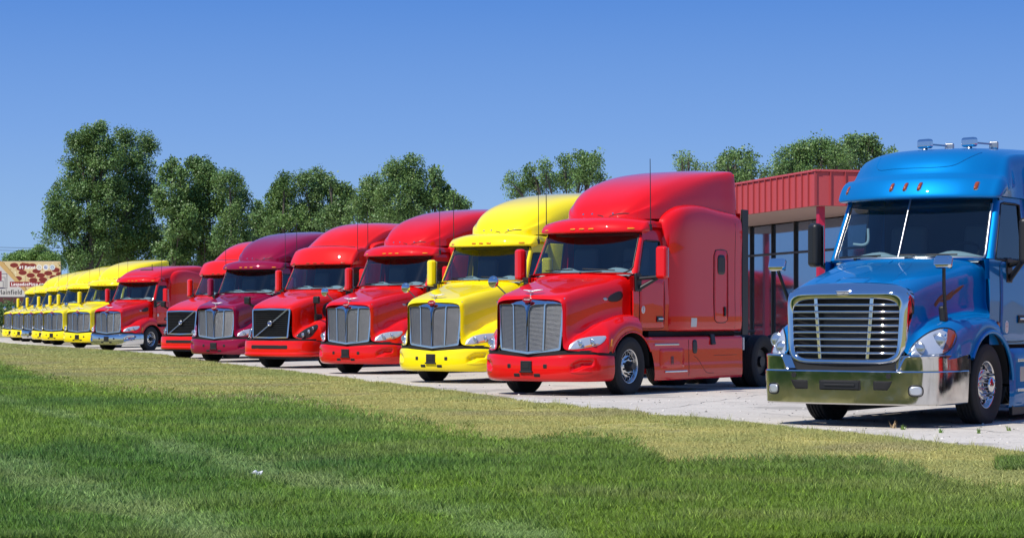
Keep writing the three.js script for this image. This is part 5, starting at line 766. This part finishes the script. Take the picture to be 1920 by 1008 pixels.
// ------------------------------------------------------------------ billboard and wires
{
  const Z = 240, x0 = -190, x1 = 113, yT = 490, yB = 556, h0 = hAt(yB, Z), h1 = hAt(yT, Z), w = (x1 - x0) / FOC * Z;
  const tex = canvasTex(1536, 336, (c, W, H) => { const X = px => (px - x0) / (x1 - x0) * W, Y = py => (py - yT) / (yB - yT) * H, S = W / (x1 - x0), r = rng(9);
    c.fillStyle = '#d9c193'; c.fillRect(0, 0, W, H);
    for (let i = 0; i < 700; i++) { c.fillStyle = ['#e6d2a8', '#c99f63', '#b98248', '#efe0bd'][i % 4]; c.beginPath(); c.ellipse(r() * W, r() * H, 3 + r() * 9, 2 + r() * 5, r() * 3, 0, 7); c.fill(); }
    const pep = (px, py, a, b) => { c.fillStyle = '#7c231c'; c.beginPath(); c.ellipse(X(px), Y(py), a * S, b * S, 0, 0, 7); c.fill(); c.strokeStyle = '#a24a34'; c.lineWidth = 3; c.stroke(); };
    for (const [a, b] of [[26, 497], [44, 497], [38, 503], [60, 498], [42, 511], [68, 508], [57, 516], [76, 516], [90, 512], [62, 525], [80, 524], [100, 520], [33, 522], [50, 498], [104, 506], [112, 514]]) pep(a, b, 7.5, 4.2);
    c.fillStyle = '#caa468'; c.beginPath(); c.moveTo(X(-60), Y(474)); c.lineTo(X(4), Y(490)); c.lineTo(X(58), Y(551)); c.lineTo(X(50), Y(556)); c.lineTo(X(-60), Y(490)); c.fill();
    c.fillStyle = '#c9c4c0'; c.beginPath(); c.moveTo(X(-190), Y(490)); c.lineTo(X(-8), Y(490)); c.lineTo(X(54), Y(556)); c.lineTo(X(-190), Y(556)); c.fill();
    c.strokeStyle = '#8a6a3c'; c.lineWidth = 4; c.beginPath(); c.moveTo(X(4), Y(490)); c.lineTo(X(58), Y(552)); c.stroke();
    c.strokeStyle = '#3a3550'; c.lineWidth = 5; for (const q of [12.5, 9, 5.5]) c.strokeRect(X(-40), Y(538 + q * .2 - q * 2.2), X(q) - X(-40), Y(538) - Y(538 - q * 2.2)); c.fillStyle = '#8d2740'; c.fillRect(X(-30), Y(508), X(2.5) - X(-30), Y(526) - Y(508));
    c.fillStyle = '#8e1d22'; c.fillRect(X(18), Y(528), X(113) - X(18), Y(537.5) - Y(528));
    c.fillStyle = '#fff'; c.textBaseline = 'middle'; c.font = `bold ${8.2 * S}px sans-serif`; c.fillText('LaspadasPizza.com', X(20), Y(532.6), 68 * S);
    c.font = `bold ${8 * S}px sans-serif`; c.fillText('#1 Rated', X(35), Y(501), 31 * S);
    for (const [q, t, bg, fg] of [[73, '', '#e9e4dd', '#b9b0a5'], [85.5, 'f', '#ece9e6', '#27418c'], [97.5, '', '#d7dadf', '#8fa0b8']]) { c.fillStyle = bg; c.beginPath(); c.arc(X(q), Y(501), 5.3 * S, 0, 7); c.fill(); if (t) { c.fillStyle = fg; c.fillRect(X(q - 2.6), Y(498.2), 5.2 * S, 5.6 * S); c.fillStyle = '#fff'; c.font = `bold ${6.4 * S}px sans-serif`; c.textAlign = 'center'; c.fillText(t, X(q + .4), Y(501.4)); c.textAlign = 'left'; } else { c.strokeStyle = fg; c.lineWidth = 1.2 * S; c.beginPath(); c.arc(X(q), Y(501), 2.6 * S, 0, 7); c.moveTo(X(q - 2.5), Y(501)); c.lineTo(X(q + 2.5), Y(501)); c.stroke(); } }
    c.fillStyle = '#2b2a30'; c.font = `bold ${11.5 * S}px sans-serif`; c.textAlign = 'right'; c.fillText('Plainfield', X(41.5), Y(548), 47 * S); });
  const g = G('billboard'), p = wp((x0 + x1) / 2, Z, 0); g.position.copy(p); g.rotation.y = Math.atan2(CS, SN);
  g.add(M('poster', tf(new THREE.PlaneGeometry(w, h1 - h0), [0, (h0 + h1) / 2, .14]), printMat(tex, .6)), M('panel', box(w + .1, h1 - h0 + .1, .24, [0, (h0 + h1) / 2, 0], undefined, .02), std([.25, .22, .2], .8)), M('apron', box(w, h0 - hAt(572, Z), .1, [0, (h0 + hAt(572, Z)) / 2 - .06, .05], undefined, .01), std([.10, .03, .03], .8)), M('catwalk', box(w + .2, .1, .9, [0, hAt(577, Z), .5], undefined, .01), std([.12, .035, .035], .8)));
  for (const x of [-6, -2, 2, 6]) g.add(M('post', [box(.3, h0, .3, [x, h0 / 2, -.3], undefined, .02)], std([.12, .1, .09], .8)));
  top(g, 'pizza restaurant billboard with white town name panel, at the far left', 'billboard');
  for (const [ya, yb, lab] of [[461, 464, 'upper thin power line crossing the sky over the billboard'], [466, 470, 'lower thin power line crossing the sky over the billboard']]) { const a = wp(-140, 200, hAt(ya, 200)), b = wp(330, 200, hAt(yb, 200)), m = a.clone().lerp(b, .5); m.y -= .12; const o = M('power_line', tube([a, m, b], .02, 5), mat.black); top(o, lab, 'power line'); }
}

// ------------------------------------------------------------------ trucks
function place(o, px, Z, label, dx = 0, turn = 0) { const Zr = Z ?? 36.2 + 49180 * (1 / (px + 365) - .000737); const p = wp(px, Zr, 0); o.position.set(p.x + dx, -.02, p.z); o.rotation.y = turn + (N1(px * .37, 9.2) - .5) * .03; o.name = 'semi_truck'; return top(o, label, 'truck', 'semi trucks parked in a row'); }
function recolour(o, from, to) { o.traverse(m => { if (m.isMesh && m.material === from) m.material = to; }); return o; }
function drop(o, ...names) { for (const n of names) for (const c of [...o.children]) if (c.name === n) o.remove(c); return o; }
const proto = buildMeshGrilleTruck(mat.red), roofHigh = highRoof(mat.red), roofMid = midRoof(mat.red); proto.add(roofHigh);
const stalk = () => stalkMirror([-.60, 1.60, -.42], [-1.09, 1.97, -.5]);
{ const s = stalk(); proto.add(s); }
const copy = (to, { mid = false, chrome = false, noStalk = false } = {}) => { const o = proto.clone(); if (mid) { drop(o, 'roof_fairing'); o.add(roofMid.clone()); } if (noStalk) drop(o, 'hood_mirror'); recolour(o, mat.red, to); if (chrome) o.children.filter(c => c.name === 'bumper').forEach(c => recolour(c, to, mat.chrome)); return o; };
const volvo = buildDiagonalBarTruck(mat.red3);
place(buildBarredGrilleTruck(mat.blue), 1585, 25.7, 'metallic blue truck with chrome barred grille, largest and in front of the storefront');
place(proto, 993, 36.2, 'bright red truck with mesh grille, parked beside the big yellow truck and the blue truck');
place(copy(mat.yellow), 813, 43.2, 'large yellow truck standing between two red mesh-grille trucks');
place(copy(mat.red2), 652, 50.2, 'red truck with mesh grille, between the large yellow truck and a black-grilled red truck');
place(volvo, 508, null, 'red truck with diagonal bar across its black grille, beside the maroon truck on its right');
place(copy(mat.maroon, { noStalk: true }), 403, null, 'dark maroon truck with mesh grille, between two black-grilled red trucks', 0, .13);
place(volvo.clone(), 340, null, 'red truck with diagonal grille bar, half hidden behind the maroon truck');
place(copy(mat.red2, { mid: true, chrome: true, noStalk: true }), 201, null, 'red truck with low roof and chrome bumper, next to the row of yellow trucks', 0, .13);
place(copy(mat.yellow), 146, null, 'yellow truck nearest the low-roofed red truck with the chrome bumper', 0, .11);
place(copy(mat.yellow), 98, null, 'second yellow truck left of the low-roofed red truck, its grille in full view', 0, .03);
place(copy(mat.yellow), 78, null, 'third yellow truck left of the low-roofed red truck');
place(copy(mat.yellow, { chrome: true }), 58.5, null, 'yellow truck with a chrome bumper, in the row at the far left');
place(copy(mat.yellow), 36.5, null, 'yellow truck just left of the yellow one with the chrome bumper');
place(copy(mat.yellow, { mid: true }), 20, null, 'leftmost yellow truck, with a low roof, at the end of the row');

{ // the truck that stands on the other side of the blue one, mirrored in its bumper end
  const o = copy(mat.red2, { noStalk: true }); o.position.set(-5.5, 0, -26); o.name = 'semi_truck'; top(o, 'red truck outside the frame, mirrored in the end of the blue truck chrome bumper', 'truck', 'semi trucks parked in a row');
}
renderer.render(scene, camera);
